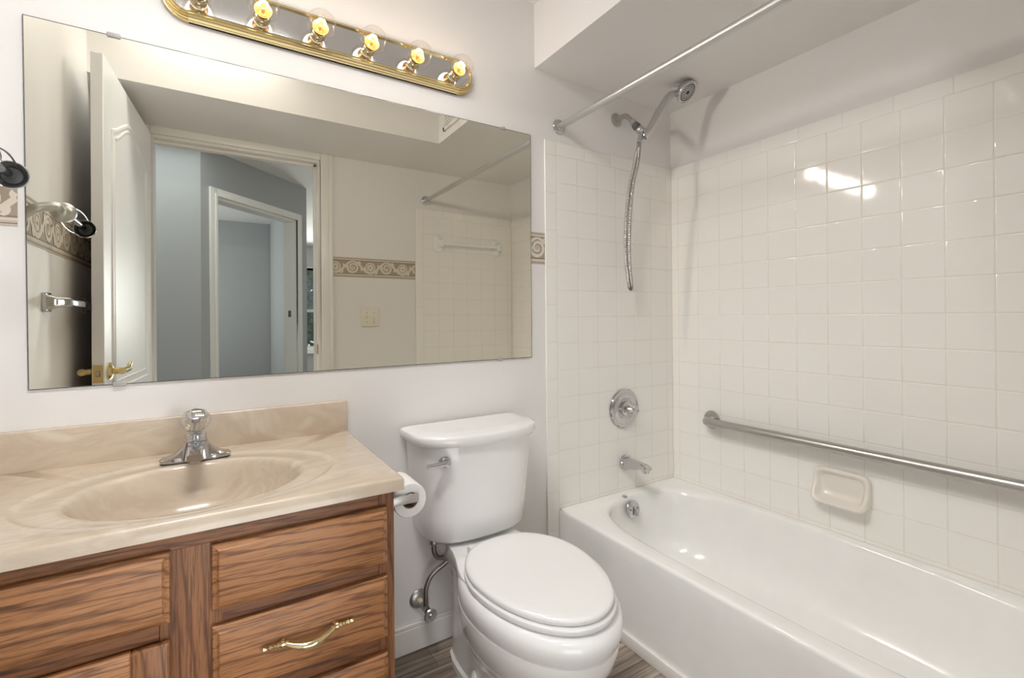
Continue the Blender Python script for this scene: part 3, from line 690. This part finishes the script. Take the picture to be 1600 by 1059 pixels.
mb = MB(); mb.lathe([(0.0, 0.0495), (0.018, 0.049), (0.0205, 0.0475), (0.0205, 0.0455), (0.012, 0.0445)], ko, ka, 28); mb.build('knob_cap', M_chrome, kn)
mb = MB(); mb.lathe([(0.013, -0.016), (0.015, 0.0), (0.010, 0.010), (0.008, 0.020), (0.011, 0.028), (0.0, 0.030)], ko, ka, 20); mb.build('knob_stem', M_chrome, kn)

# ------------------------------------------------------------------ toilet
TX = -1.158
to = thing('toilet', 'white two piece toilet between vanity and tub, lid closed', 'toilet', (TX, -0.38, 0))
def dshape(hw, yb, yf, bulge, rc, z, n=16):
    """back straight, front gently bowed with rounded corners; returns a loop"""
    D = yb - (yf - bulge); out = []; m = 40
    for k in range(m + 1):
        x, y = superell(hw, D, 5.0, PI * k / m)
        out.append((TX + x, yb - abs(y) * (1 - (bulge / D) * (x / hw) ** 2), z))
    for k in range(1, 9): out.append((TX - hw + 2 * hw * k / 9, yb, z))
    return out
mb = MB(); yb = -0.022
lv = [(0.415, 0.155, -0.155, 0.022), (0.417, 0.175, -0.170, 0.026), (0.430, 0.186, -0.178, 0.030), (0.50, 0.193, -0.183, 0.034), (0.60, 0.203, -0.188, 0.036), (0.70, 0.210, -0.192, 0.038), (0.738, 0.2125, -0.193, 0.038)]
mb.loops([dshape(hw, yb, yf, bu, 0.035, z) for z, hw, yf, bu in lv], cap0=True, cap1=True); mb.build('tank', M_porc, to, True, 45)
mb = MB()
lv = [(0.733, 0.214, -0.196, 0.038), (0.734, 0.223, -0.201, 0.040), (0.742, 0.2315, -0.205, 0.040), (0.760, 0.232, -0.2055, 0.040), (0.767, 0.2295, -0.203, 0.040), (0.7715, 0.217, -0.195, 0.040), (0.773, 0.18, -0.16, 0.034)]
mb.loops([dshape(hw, yb + 0.006, yf, bu, 0.04, z) for z, hw, yf, bu in lv], cap0=True, cap1=True); mb.build('tank_lid', M_porc, to, True, 50)
mb = MB(); lx, ly, lz = TX - 0.150, -0.205, 0.690
mb.lathe([(0.017, -0.02), (0.017, 0.006), (0.013, 0.011), (0.0, 0.012)], (lx, ly, lz), (0.0, -1, 0), 22); fl = mb.build('flush_lever', M_chrome, to)
mb = MB(); mb.tube([(lx, ly - 0.016, lz), (lx - 0.02, ly - 0.018, lz - 0.001), (lx - 0.066, ly - 0.016, lz - 0.002)], [0.0115, 0.0105, 0.0085], 14, flat=(1, 0.8)); mb.lathe([(0.008, 0), (0.009, 0.01), (0.009, 0.018), (0, 0.02)], (lx, ly - 0.008, lz), (0, -1, 0), 16); mb.build('lever_arm', M_chrome, fl)
# bowl, egg sections
def egg(hw, ybk, yfr, z, flat=0.0, n=56, p=2.0):
    """widest at about 42 percent from the back"""
    yc = ybk + (yfr - ybk) * 0.44; out = []
    for k in range(n):
        t = 2 * PI * k / n; c_, s_ = math.cos(t), math.sin(t)
        if s_ < 0: y = yc + (yc - yfr) * s_
        else: y = yc + (ybk - yc) * s_
        e = 2.0 / p if s_ > 0 else 1.0
        x = hw * (abs(c_) ** (1.0 if s_ < 0 else (1 - flat))) * (1 if c_ >= 0 else -1)
        out.append((TX + x, y, z))
    return out
mb = MB()
bl_ = [(0.0, 0.112, -0.150, -0.555), (0.018, 0.112, -0.150, -0.555), (0.024, 0.105, -0.150, -0.545), (0.10, 0.098, -0.155, -0.540), (0.14, 0.112, -0.165, -0.575), (0.19, 0.142, -0.185, -0.655), (0.24, 0.168, -0.200, -0.712), (0.285, 0.1835, -0.211, -0.742), (0.315, 0.1885, -0.215, -0.751), (0.3305, 0.1885, -0.216, -0.751), (0.3340, 0.1825, -0.217, -0.742), (0.3370, 0.1825, -0.218, -0.742), (0.3410, 0.1900, -0.220, -0.754), (0.357, 0.1940, -0.223, -0.760), (0.373, 0.195, -0.225, -0.762), (0.389, 0.192, -0.228, -0.757), (0.398, 0.184, -0.232, -0.745), (0.401, 0.172, -0.24, -0.73)]
mb.loops([egg(hw, a, b_, z, 0.25) for z, hw, a, b_ in bl_], cap0=True, cap1=True)
# shelf that carries the tank, with concave flanks
sh = []
for z, k in ((0.330, 0.86), (0.360, 0.97), (0.393, 1.0), (0.403, 0.985), (0.406, 0.94)):
    half = [(0.0, -0.022), (0.118, -0.022), (0.124, -0.06), (0.124, -0.15), (0.128, -0.20), (0.140, -0.25), (0.160, -0.31), (0.172, -0.36), (0.172, -0.42)]
    sh.append([(TX + x * k, y, z) for x, y in half] + [(TX - x * k, y, z) for x, y in reversed(half[1:])])
mb.loops(sh, cap0=True, cap1=True)
# trapway skirt to the wall side
sk = []
for z, hw, y0_, y1_ in ((0.0, 0.108, -0.075, -0.50), (0.02, 0.108, -0.075, -0.50), (0.028, 0.100, -0.08, -0.50), (0.20, 0.096, -0.085, -0.50), (0.30, 0.100, -0.07, -0.50), (0.335, 0.108, -0.05, -0.48)):
    sk.append([(TX + superell(hw, (y0_ - y1_) / 2, 5, 2*PI*k/40)[0], (y0_ + y1_) / 2 + superell(hw, (y0_ - y1_) / 2, 5, 2*PI*k/40)[1], z) for k in range(40)])
mb.loops(sk, cap0=True, cap1=True)
mb.build('bowl', M_porc, to, True, 40)
for sg in (-1, 1):
    mb = MB(); mb.sphere((TX + sg * 0.104, -0.30, 0.055), 0.02, 14, (0.5, 0.7, 1.3)); mb.build('bolt_cap', M_porc, to)
def seat_loop(hw, yb_, yf_, z, bw):
    out = []; yc = yb_ + (yf_ - yb_) * 0.40; n = 60
    for k in range(n):
        t = 2 * PI * k / n; c_, s_ = math.cos(t), math.sin(t)
        if s_ < 0: x, y = hw * c_, yc + (yc - yf_) * s_
        else:
            e = superell(hw, (yb_ - yc), 3.0, t); x, y = e
            y = yc + y; x = x * (1 - (1 - bw) * min(1, max(0, (y - yc) / (yb_ - yc))) ** 1.6)
        out.append((TX + x, y, z))
    return out
mb = MB()
mb.loops([seat_loop(hw, yb_, yf_, z, 0.74) for z, hw, yb_, yf_ in ((0.4030, 0.176, -0.262, -0.735), (0.4040, 0.181, -0.258, -0.742), (0.4110, 0.1835, -0.256, -0.746), (0.4170, 0.182, -0.257, -0.744), (0.4195, 0.176, -0.262, -0.737))], cap0=True, cap1=True)
mb.build('seat_ring', M_seat, to, True, 50)
mb = MB()
mb.loops([seat_loop(hw, yb_, yf_, z, 0.74) for z, hw, yb_, yf_ in ((0.4215, 0.172, -0.258, -0.728), (0.4225, 0.176, -0.254, -0.734), (0.4300, 0.1785, -0.252, -0.738), (0.4355, 0.177, -0.253, -0.736), (0.4390, 0.171, -0.258, -0.728), (0.4405, 0.158, -0.268, -0.71), (0.4412, 0.10, -0.32, -0.60))], cap0=True, cap1=True)
mb.build('seat_lid', M_seat, to, True, 50)
for sg in (-1, 1):
    mb = MB(); mb.box((TX + sg * 0.075 - 0.018, -0.262, 0.403), (TX + sg * 0.075 + 0.018, -0.235, 0.427), 0.006, 3); mb.build('hinge', M_seat, to)

# water supply valve and hose
sv = thing('water_supply_valve', 'dull metal shutoff valve and hose on wall below the toilet tank', 'valve', (-1.322, 0, 0.168))
MB().lathe([(0.033, 0.0), (0.033, 0.003), (0.026, 0.010), (0.012, 0.012), (0, 0.012)], (-1.322, 0, 0.168), (0, -1, 0), 26).build('escutcheon', M_nickel, sv)
MB().tube([(-1.322, -0.010, 0.168), (-1.322, -0.045, 0.168)], 0.0085, 14).build('stub_pipe', M_pvc, sv)
mb = MB(); mb.tube([(-1.322, -0.042, 0.168), (-1.322, -0.088, 0.168)], [0.012, 0.012], 14); mb.tube([(-1.322, -0.066, 0.160), (-1.322, -0.066, 0.198)], [0.010, 0.009], 12); mb.tube([(-1.322, -0.085, 0.168), (-1.322, -0.106, 0.166)], 0.006, 10); mb.build('valve_body', M_dull, sv)
mb = MB(); mb.lathe([(0.0, -0.003), (0.020, -0.003), (0.0225, 0.0), (0.020, 0.004), (0.008, 0.003), (0.005, 0.007), (0, 0.007)], (-1.322, -0.110, 0.166), (0, -1, -0.05), 24, sc if False else 0); mb.build('valve_handle', M_nickel, sv)
mb = MB(); mb.tube(spline([(-1.322, -0.066, 0.195), (-1.320, -0.066, 0.235), (-1.300, -0.068, 0.275), (-1.255, -0.075, 0.305), (-1.225, -0.085, 0.335), (-1.255, -0.100, 0.338), (-1.288, -0.10, 0.342), (-1.304, -0.10, 0.365), (-1.305, -0.10, 0.392)], 8), 0.0085, 12); mb.build('hose', M_dull, sv)
mb = MB(); mb.lathe([(0.017, 0.0), (0.018, 0.004), (0.018, 0.016), (0.014, 0.022)], (-1.305, -0.10, 0.394), (0, 0, 1), 10); mb.build('coupling_nut', M_galv, sv)

# toilet paper holder on the side of the cabinet
PX, PZ = -1.513, 0.703
hp = thing('toilet_paper_holder', 'chrome toilet paper holder on the side of the oak vanity', 'holder', (CX1, -0.41, PZ))
for y in (-0.350, -0.472):
    mb = MB(); mb.box((CX1, min(y, y - 0.005), PZ - 0.016), (CX1 + 0.006, y + (0.03 if y < -0.4 else 0.02), PZ + 0.016), 0.001, 1)
    mb.box((CX1, y - 0.004, PZ - 0.010), (PX + 0.017, y + 0.004, PZ + 0.010), 0.0015, 2); mb.build('bracket_arm', M_galv, hp)
MB().tube([(PX, -0.468, PZ), (PX, -0.350, PZ)], 0.0085, 16).build('roller', M_porc, hp)
rl = thing('toilet_paper_roll', 'white toilet paper roll hanging on the holder beside the vanity', 'paper roll', (PX, -0.41, PZ))
rc = (PX, -0.358, PZ - 0.008)
mb = MB(); mb.lathe([(0.020, 0.0), (0.040, 0.0), (0.0415, 0.003), (0.0415, 0.101), (0.040, 0.104), (0.020, 0.104)], rc, (0, -1, 0), 40, cap=False); mb.build('paper', M_paper, rl)
mb = MB(); mb.lathe([(0.020, 0.104), (0.020, 0.0), (0.0185, 0.0), (0.0185, 0.104), (0.020, 0.104)], rc, (0, -1, 0), 30, cap=False); mb.build('card_core', M_card, rl)

# ------------------------------------------------------------------ bathtub
tb = thing('bathtub', 'white alcove bathtub along the tiled right wall', 'bathtub', (-0.36, -0.762, 0))
bx, by = -0.346, -0.745; ha, hb = 0.301, 0.682; NT2 = 112
RX0, RX1, RY0, RY1 = -0.714, -0.0075, -1.518, -0.0075
tang = sorted(set([2 * PI * k / NT2 for k in range(NT2)] + [math.atan2(sy - by, sx - bx) % (2*PI) for sx in (RX0, RX1) for sy in (RY0, RY1)]))
def trect(i, z, back=True):
    out = []
    for t in tang:
        c_, s_ = math.cos(t), math.sin(t); k = 1e9
        x0, x1, ya, yb2 = RX0 + i, RX1 - (i if back else 0), RY0 + (i if back else 0), RY1 - (i if back else 0)
        if c_ > 1e-9: k = min(k, (x1 - bx) / c_)
        if c_ < -1e-9: k = min(k, (x0 - bx) / c_)
        if s_ > 1e-9: k = min(k, (yb2 - by) / s_)
        if s_ < -1e-9: k = min(k, (ya - by) / s_)
        out.append((bx + k * c_, by + k * s_, z))
    return out
def topen(sx, sy, z, n=3.3, shx=0.0, shy=0.0):
    out = []
    for t in tang:
        x, y = superell(ha * sx, hb * sy, n, math.atan2(math.sin(t) , math.cos(t)))
        out.append((bx + shx + x, by + shy + y, z))
    return out
ZR = 0.345
Ls = [trect(0.004, 0.0, False), trect(0.0, 0.29, False), trect(0.0, ZR - 0.012, False), trect(0.0015, ZR - 0.005, False), trect(0.006, ZR - 0.001, False), trect(0.012, ZR, False),
      topen(1.03, 1.03, ZR - 0.001, 4.6), topen(1.012, 1.012, ZR - 0.003, 3.6), topen(1.0, 1.0, ZR - 0.010), topen(0.99, 0.994, ZR - 0.024), topen(0.965, 0.985, ZR - 0.07), topen(0.93, 0.965, ZR - 0.13, 3.2), topen(0.88, 0.94, ZR - 0.19, 3.1, 0, 0.01), topen(0.80, 0.90, ZR - 0.24, 3.0, 0, 0.015), topen(0.70, 0.855, ZR - 0.270, 2.9, 0, 0.02), topen(0.58, 0.80, ZR - 0.282, 2.8, 0, 0.02), topen(0.40, 0.6, ZR - 0.286, 2.6, 0, 0.03), topen(0.1, 0.2, ZR - 0.289, 2.2, 0, 0.05)]
mb = MB(); mb.loops(Ls, cap0=True, cap1=True); mb.build('tub_shell', M_tub, tb, True, 55)
mb = MB(); mb.box((-0.720, -1.518, 0.0), (-0.709, -0.01, 0.042), 0.003, 2); mb.build('apron_strip', M_caulk, tb)
ov = Vector((-0.372, -0.0885, 0.296)); on_ = Vector((0, -1, 0.22)).normalized()
mb = MB(); mb.lathe([(0.036, -0.004), (0.0375, 0.001), (0.035, 0.005), (0.029, 0.0075), (0.0, 0.009)], ov, on_, 30); op = mb.build('overflow_plate', M_chrome, tb)
mb = MB(); mb.tube([ov + on_ * 0.008 + Vector((0, 0, 0.010)), ov + on_ * 0.018 + Vector((0, 0, -0.004)), ov + on_ * 0.024 + Vector((0, 0, -0.026))], [0.0045, 0.0055, 0.007], 10); mb.build('trip_lever', M_chrome, op)
for dx in (-0.021, 0.021):
    mb = MB(); mb.lathe([(0.0045, 0), (0.004, 0.003), (0, 0.0035)], ov + on_ * 0.008 + Vector((dx, 0, 0.001)), on_, 12); mb.build('screw', M_dull, op)
mb = MB(); mb.T = Matrix.Translation((-0.385, -0.052, ZR - 0.001)); mb.lathe([(0.012, 0.0), (0.012, 0.0012), (0.010, 0.0016), (0, 0.0016)], (0, 0, 0), (0, 0, 1), 20); mb.build('maker_badge', M_nickel, tb)

# tub and shower fittings on the end wall
TY = -0.0085
va = thing('tub_mixer_valve', 'round chrome tub valve with clear knob on end wall tile', 'tub valve', (-0.342, TY, 0.722))
mb = MB(); c0 = (-0.342, TY, 0.722)
mb.lathe([(0.088, 0.0), (0.089, 0.004), (0.085, 0.008), (0.074, 0.010), (0.070, 0.0095), (0.060, 0.014), (0.050, 0.016), (0.046, 0.013), (0.0, 0.013)], c0, (0, -1, 0), 44); mb.build('escutcheon', M_chrome, va, True, 30)
mb = MB(); mb.lathe([(0.034, 0.012), (0.033, 0.022), (0.022, 0.026), (0.014, 0.028), (0.013, 0.040), (0, 0.041)], c0, (0, -1, 0), 28); mb.build('valve_neck', M_chrome, va)
mb = MB(); mb.lathe([(0.014, 0.034), (0.021, 0.037), (0.028, 0.044), (0.029, 0.056), (0.024, 0.064), (0.020, 0.070), (0.016, 0.078), (0.0, 0.079)], c0, (0, -1, 0), 36, lobes=6, amp=0.10); kb = mb.build('knob_handle', M_acryl, va, False)
mb = MB(); mb.lathe([(0.0, 0.081), (0.012, 0.0805), (0.0145, 0.079), (0.0145, 0.077)], c0, (0, -1, 0), 24); mb.build('knob_cap', M_chrome, kb)
sp = thing('tub_spout', 'chrome tub spout below the valve on end wall tile', 'tub spout', (-0.337, TY, 0.475))
mb = MB(); Lw = []
for k in range(13):
    t = k / 12; y = TY - 0.004 - 0.135 * t; hw = 0.0275 - 0.006 * t; top = 0.5 + 0.0 - 0.006 * t - 0.010 * max(0, t - 0.85) / 0.15; bot = 0.448 + 0.022 * t
    zc_, hh = (top + bot) / 2, (top - bot) / 2
    Lw.append([(-0.337 + superell(hw, hh, 3.2, 2*PI*q/28)[0], y, zc_ + superell(hw, hh, 3.2, 2*PI*q/28)[1]) for q in range(28)])
mb.loops(Lw, cap0=True, cap1=True); mb.build('spout_body', M_chrome, sp, True, 45)
MB().lathe([(0.034, 0), (0.034, 0.008), (0.030, 0.012), (0.02, 0.012)], (-0.337, TY, 0.475), (0, -1, 0), 30).build('flange', M_chrome, sp)
MB().lathe([(0.017, 0), (0.017, 0.012), (0.0145, 0.016), (0, 0.016)], (-0.337, TY - 0.122, 0.474), (0, 0, -1), 24).build('outlet', M_chrome, sp)

sa = thing('shower_holder', 'bent metal shower pipe with handset holder high on the end wall', 'shower holder', (-0.367, 0, 2.033))
MB().lathe([(0.031, 0.0), (0.031, 0.002), (0.022, 0.008), (0.012, 0.011), (0, 0.011)], (-0.367, 0, 2.033), (0, -1, 0), 28).build('escutcheon', M_brush, sa)
mb = MB(); mb.tube(spline([(-0.367, -0.005, 2.033), (-0.366, -0.040, 2.035), (-0.364, -0.065, 2.027), (-0.361, -0.098, 1.988)], 6), 0.0105, 16); mb.build('pipe', M_brush, sa)
mb = MB(); dv = Vector((0.003, -0.033, -0.039)).normalized(); q0 = Vector((-0.361, -0.096, 1.990))
mb.lathe([(0.014, -0.006), (0.0155, 0.0), (0.0155, 0.014), (0.013, 0.018)], q0, dv, 8); mb.build('nut', M_chrome, sa)
mb = MB(); mb.lathe([(0.014, 0.016), (0.017, 0.020), (0.018, 0.036), (0.015, 0.044)], q0, dv, 20); mb.build('swivel_collar', M_rubber, sa)
pv = q0 + dv * 0.058
mb = MB(); mb.sphere(pv, 0.0185, 20); mb.tube([pv + Vector((0.002, -0.004, -0.012)), pv + Vector((-0.010, -0.002, -0.060))], [0.0105, 0.0095], 16); mb.build('diverter', M_chrome, sa)
hb_ = pv + Vector((0.030, -0.022, -0.006))     # holder clip for the handset
mb = MB(); mb.tube([pv, hb_], [0.012, 0.010], 14); mb.build('clip_arm', M_chrome, sa)
ax = (Vector((-0.215, -0.250, 2.105)) - hb_); hl = ax.length; ax.normalize()
mb = MB(); mb.lathe([(0.0155, -0.032), (0.0165, -0.028), (0.0175, 0.010), (0.0165, 0.012), (0.0125, 0.010), (0.0125, -0.032)], hb_, ax, 24, cap=False); mb.build('handset_clip', M_chrome, sa)

hs = thing('hand_shower', 'chrome hand shower with ribbed hose in the shower holder', 'hand shower', tuple(hb_))
hc = Vector((-0.200, -0.256, 2.100)); hn = Vector((0.14, -0.68, -0.72)).normalized()
neck = hc - hn * 0.020
bw = (Vector((0, 0, 1)) - ax * ax.z).normalized() * 0.8 - hn * 0.5; bw.normalize()
mb = MB(); pts = spline([hb_ - ax * 0.035, hb_ + ax * 0.02 + bw * 0.004, hb_ + ax * 0.075 + bw * 0.016, hb_ + ax * 0.130 + bw * 0.026, hb_ + ax * 0.175 + bw * 0.030, hc - hn * 0.026 - ax * 0.022, hc - hn * 0.022], 6)
m = len(pts); mb.tube(pts, [0.0125 + 0.0055 * math.sin(PI * min(1, k / m * 1.15)) for k in range(m)], 18); mb.build('handle', M_chrome, hs)
mb = MB(); mb.lathe([(0.0, -0.036), (0.024, -0.033), (0.039, -0.024), (0.047, -0.010), (0.0485, -0.002), (0.047, 0.002), (0.043, 0.003), (0.0, 0.003)], hc, hn, 40); hd = mb.build('shower_head', M_chrome, hs)
mb = MB(); mb.lathe([(0.0415, 0.002), (0.041, 0.0042), (0.0, 0.0046)], hc, hn, 36); fpz = mb.build('spray_face', M_galv, hd)
mb = MB(); hu = hn.orthogonal().normalized(); hv = hn.cross(hu)
for rad, cnt, sz in ((0.035, 26, 0.0027), (0.026, 18, 0.0024), (0.017, 11, 0.0020), (0.0, 1, 0.009)):
    for k in range(cnt):
        t = 2 * PI * k / cnt; p = hc + (hu * math.cos(t) + hv * math.sin(t)) * rad
        mb.lathe([(sz, 0.0030), (sz, 0.0058), (sz * 0.6, 0.0064), (0, 0.0064)], p, hn, 8)
mb.build('nozzles', M_black, hd)
# hose loop
ha0 = pv + Vector((-0.011, -0.002, -0.062)); hb0 = hb_ - ax * 0.036
path = spline([ha0, ha0 + Vector((-0.004, 0.002, -0.03)), (-0.400, -0.137, 1.774), (-0.408, -0.115, 1.674), (-0.411, -0.100, 1.552), (-0.404, -0.090, 1.402), (-0.384, -0.085, 1.290), (-0.374, -0.084, 1.262), (-0.368, -0.086, 1.262), (-0.372, -0.090, 1.290), (-0.393, -0.100, 1.401), (-0.402, -0.114, 1.551), (-0.398, -0.128, 1.695), (-0.384, -0.146, 1.800), hb0 - ax * 0.02, hb0], 60)
rs = [0.0072 + 0.0010 * (1 if k % 4 < 2 else -1) for k in range(len(path))]
mb = MB(); mb.tube(path, rs, 10); mb.build('hose', M_brush, hs, True, 80)

# shower curtain rod
rod = thing('shower_curtain_rod', 'straight dull metal curtain rod above the bathtub', 'curtain rod', (-0.692, -0.762, 1.93))
ra, rb = Vector((-0.696, 0, 1.933)), Vector((-0.688, FY, 1.945))
MB().tube([ra, ra.lerp(rb, 0.5), rb], 0.0135, 20).build('tube', M_galv, rod)
for p, s_ in ((ra, -1), (rb, 1)):
    mb = MB(); mb.lathe([(0.031, 0.0), (0.031, 0.003), (0.027, 0.007), (0.020, 0.009), (0.0185, 0.020), (0.0155, 0.022), (0.0135, 0.022)], p, (0, s_, 0), 30); mb.build('flange', M_chrome, rod)

# grab bar
gb = thing('grab_bar', 'long brushed steel grab bar on the tiled right wall', 'grab bar', (-0.05, -0.75, 0.664))
TXR = -0.0085
gz = 0.668; y1_, y2_ = -0.228, -1.375
mb = MB(); rb_ = 0.0185
P = [(TXR, y1_, gz)] + arc((TXR - 0.028, y1_ - 0.030, gz), (0, 1, 0), (-1, 0, 0), 0.030, 0, PI / 2, 8)[0:] + arc((TXR - 0.028, y2_ + 0.030, gz), (-1, 0, 0), (0, -1, 0), 0.030, 0, PI / 2, 8) + [(TXR, y2_, gz)]
mb.tube(P, rb_, 22); mb.build('bar', M_brush, gb)
for y in (y1_, y2_):
    mb = MB(); mb.lathe([(0.041, 0), (0.041, 0.0025), (0.039, 0.0045), (0.022, 0.0055), (0.019, 0.0055)], (TXR, y, gz), (-1, 0, 0), 34); mb.build('flange', M_brush, gb)

# soap dish, ceramic
M_dish = plain('cream glazed ceramic', (0.78, 0.735, 0.67), 0.12, coat=0.3)
mb = MB()
def sd(i, d, dz=0.0, lo=0.0): # rounded rectangle loop on the right wall: y from -0.668 to -0.852, z .452 to .580
    out = []
    for k in range(40):
        y, z = superell(0.092 - i, 0.064 - i, 6, 2 * PI * k / 40); out.append((TXR - d - (lo if z < -0.02 else (lo * 0.0)), -0.760 - y, 0.516 + z + dz))
    return out
def sdl(i, f):
    out = []
    for k in range(40):
        y, z = superell(0.092 - i, 0.064 - i, 6, 2 * PI * k / 40); t = min(1, max(0, (0.02 - z) / 0.08)); out.append((TXR - f(t), -0.760 - y, 0.516 + z))
    return out
ss = lambda t: t * t * (3 - 2 * t)
mb.loops([sdl(0, lambda t: 0.0), sdl(0, lambda t: 0.010 + 0.030 * ss(t)), sdl(0.003, lambda t: 0.014 + 0.036 * ss(t)), sdl(0.009, lambda t: 0.016 + 0.037 * ss(t)), sdl(0.016, lambda t: 0.012 + 0.034 * ss(t)), sdl(0.022, lambda t: 0.003 + 0.020 * ss(t)), sdl(0.028, lambda t: 0.001 + 0.012 * ss(t)), sdl(0.046, lambda t: 0.001 + 0.001 * t)], cap0=True, cap1=True)
o = mb.build('soap_dish', M_dish, None, True, 60); tag(o, 'cream ceramic soap dish on tiled wall below the grab bar', 'soap dish')

# ------------------------------------------------------------------ things on the front wall (seen in the mirror)
tbx = thing('ceramic_towel_bar', 'white ceramic towel bar on tiles, seen in the mirror', 'towel bar', (-0.365, FY, 1.655))
for x in (-0.600, -0.140):
    mb = MB(); Lw = []
    for d, h, w in ((0.007, 0.058, 0.036), (0.014, 0.056, 0.035), (0.022, 0.044, 0.026), (0.035, 0.030, 0.020), (0.055, 0.026, 0.019), (0.066, 0.024, 0.018), (0.070, 0.018, 0.013)):
        Lw.append([(x + superell(w, h, 5, 2*PI*k/28)[0], FY + d, 1.655 + superell(w, h, 5, 2*PI*k/28)[1]) for k in range(28)])
    mb.loops(Lw, cap0=True, cap1=True); mb.build('post', M_porc, tbx, True, 40)
MB().box((-0.60, FY + 0.040, 1.645), (-0.14, FY + 0.058, 1.663), 0.003, 2).build('bar', M_porc, tbx)
sw = thing('light_switch', 'ivory double toggle switch plate below the wallpaper border', 'light switch', (-1.070, FY, 1.146))
MB().box((-1.128, FY, 1.088), (-1.012, FY + 0.006, 1.204), 0.003, 3).build('switch_plate', M_ivory, sw)
for x, up in ((-1.093, 1), (-1.047, -1)):
    mb = MB(); mb.box((x - 0.006, FY + 0.005, 1.133), (x + 0.006, FY + 0.0068, 1.159), 0.0005, 1); so = mb.build('toggle_slot', M_ivory, sw)
    mb = MB(); mb.tube([(x, FY + 0.005, 1.146), (x, FY + 0.018, 1.146 + up * 0.010)], [0.0045, 0.0035], 8); mb.build('toggle', M_ivory, so)
    for z in (1.116, 1.176):
        mb = MB(); mb.lathe([(0.0032, 0), (0.003, 0.001), (0, 0.0012)], (x, FY + 0.006, z), (0, 1, 0), 10); mb.build('screw', M_dull, sw)
av = thing('air_vent', 'white louvred air vent on the soffit side, in the mirror', 'vent', (-0.817, -0.76, 2.27))
mb = MB()
vy0, vy1, vz0, vz1 = -0.905, -0.60, 2.186, 2.375
for a, b in (((vy0, vz0), (vy1, vz0 + 0.022)), ((vy0, vz1 - 0.022), (vy1, vz1)), ((vy0, vz0), (vy0 + 0.022, vz1)), ((vy1 - 0.022, vz0), (vy1, vz1))): mb.box((-0.829, a[0], a[1]), (-0.817, b[0], b[1]), 0.003, 2)
mb.build('vent_frame', M_trim, av)
mb = MB()
for k in range(9):
    z = vz0 + 0.030 + k * 0.0155
    mb.box((-0.825, vy0 + 0.02, z), (-0.8175, vy1 - 0.02, z + 0.008))
mb.build('louvres', M_trim, av, False)

# ------------------------------------------------------------------ things on the left wall
tw = thing('towel_bar', 'square chrome towel bar on left wall behind the open door', 'towel bar', (LX, -0.62, 1.195))
for y in (-0.40, -0.86):
    mb = MB(); Lw = []
    for d, h in ((0.0, 0.029), (0.010, 0.029), (0.011, 0.024), (0.016, 0.021), (0.030, 0.015), (0.058, 0.0135), (0.060, 0.012)):
        Lw.append([(LX + d, y + superell(h, h, 9, 2*PI*k/28)[0], 1.195 + superell(h, h, 9, 2*PI*k/28)[1]) for k in range(28)])
    mb.loops(Lw, cap0=True, cap1=True); mb.build('post', M_chrome, tw, True, 40)
MB().box((LX + 0.036, -0.86, 1.185), (LX + 0.054, -0.40, 1.205), 0.002, 2).build('bar', M_chrome, tw)

wa = thing('wall_bracket', 'chrome rod with two cups and wire braces on curved arm, left wall', 'wall bracket', (LX, -0.17, 1.40))
Ac, Bc = Vector((-2.262, -0.197, 1.438)), Vector((-2.251, -0.415, 1.4235)); rdv = (Bc - Ac).normalized()
for c_, d_, nm in ((Ac, rdv, M_nickel), (Bc, -rdv, M_chrome)):     # two cups that face each other
    mb = MB(); mb.lathe([(0.0, -0.016), (0.012, -0.0145), (0.021, -0.008), (0.0265, 0.002), (0.0285, 0.012), (0.0280, 0.014), (0.0262, 0.013), (0.0235, 0.004), (0.017, -0.004), (0.0, -0.007)], c_, d_, 32)
    cup = mb.build('cup', nm, wa)
    mb = MB(); mb.lathe([(0.0175, -0.003), (0.016, 0.001), (0.0, 0.0015)], c_, d_, 24); mb.build('cup_liner', M_rubber, cup)
MB().tube([Ac, Bc], 0.0082, 18).build('rod', M_chrome, wa)
pu = rdv.cross(Vector((0, 0, 1))).normalized(); pw_ = rdv.cross(pu).normalized()
for sg in (-1, 1):
    q = (pu * 0.45 + pw_ * 0.9).normalized() * sg
    mb = MB(); mb.tube([Ac.lerp(Bc, t) + q * (0.019 + 0.012 * math.sin(PI * t)) for t in (0.04 + 0.92 * k / 14 for k in range(15))], 0.0017, 8); mb.build('brace_wire', M_chrome, wa)
mb = MB(); mb.tube(spline([Ac - rdv * 0.010, Ac - rdv * 0.024 + Vector((-0.006, 0, 0.006)), (-2.298, -0.156, 1.437), (-2.320, -0.160, 1.424), (LX, -0.172, 1.402)], 8), 0.0125, 18, flat=(0.62, 1.0)); mb.build('curved_arm', M_nickel, wa)
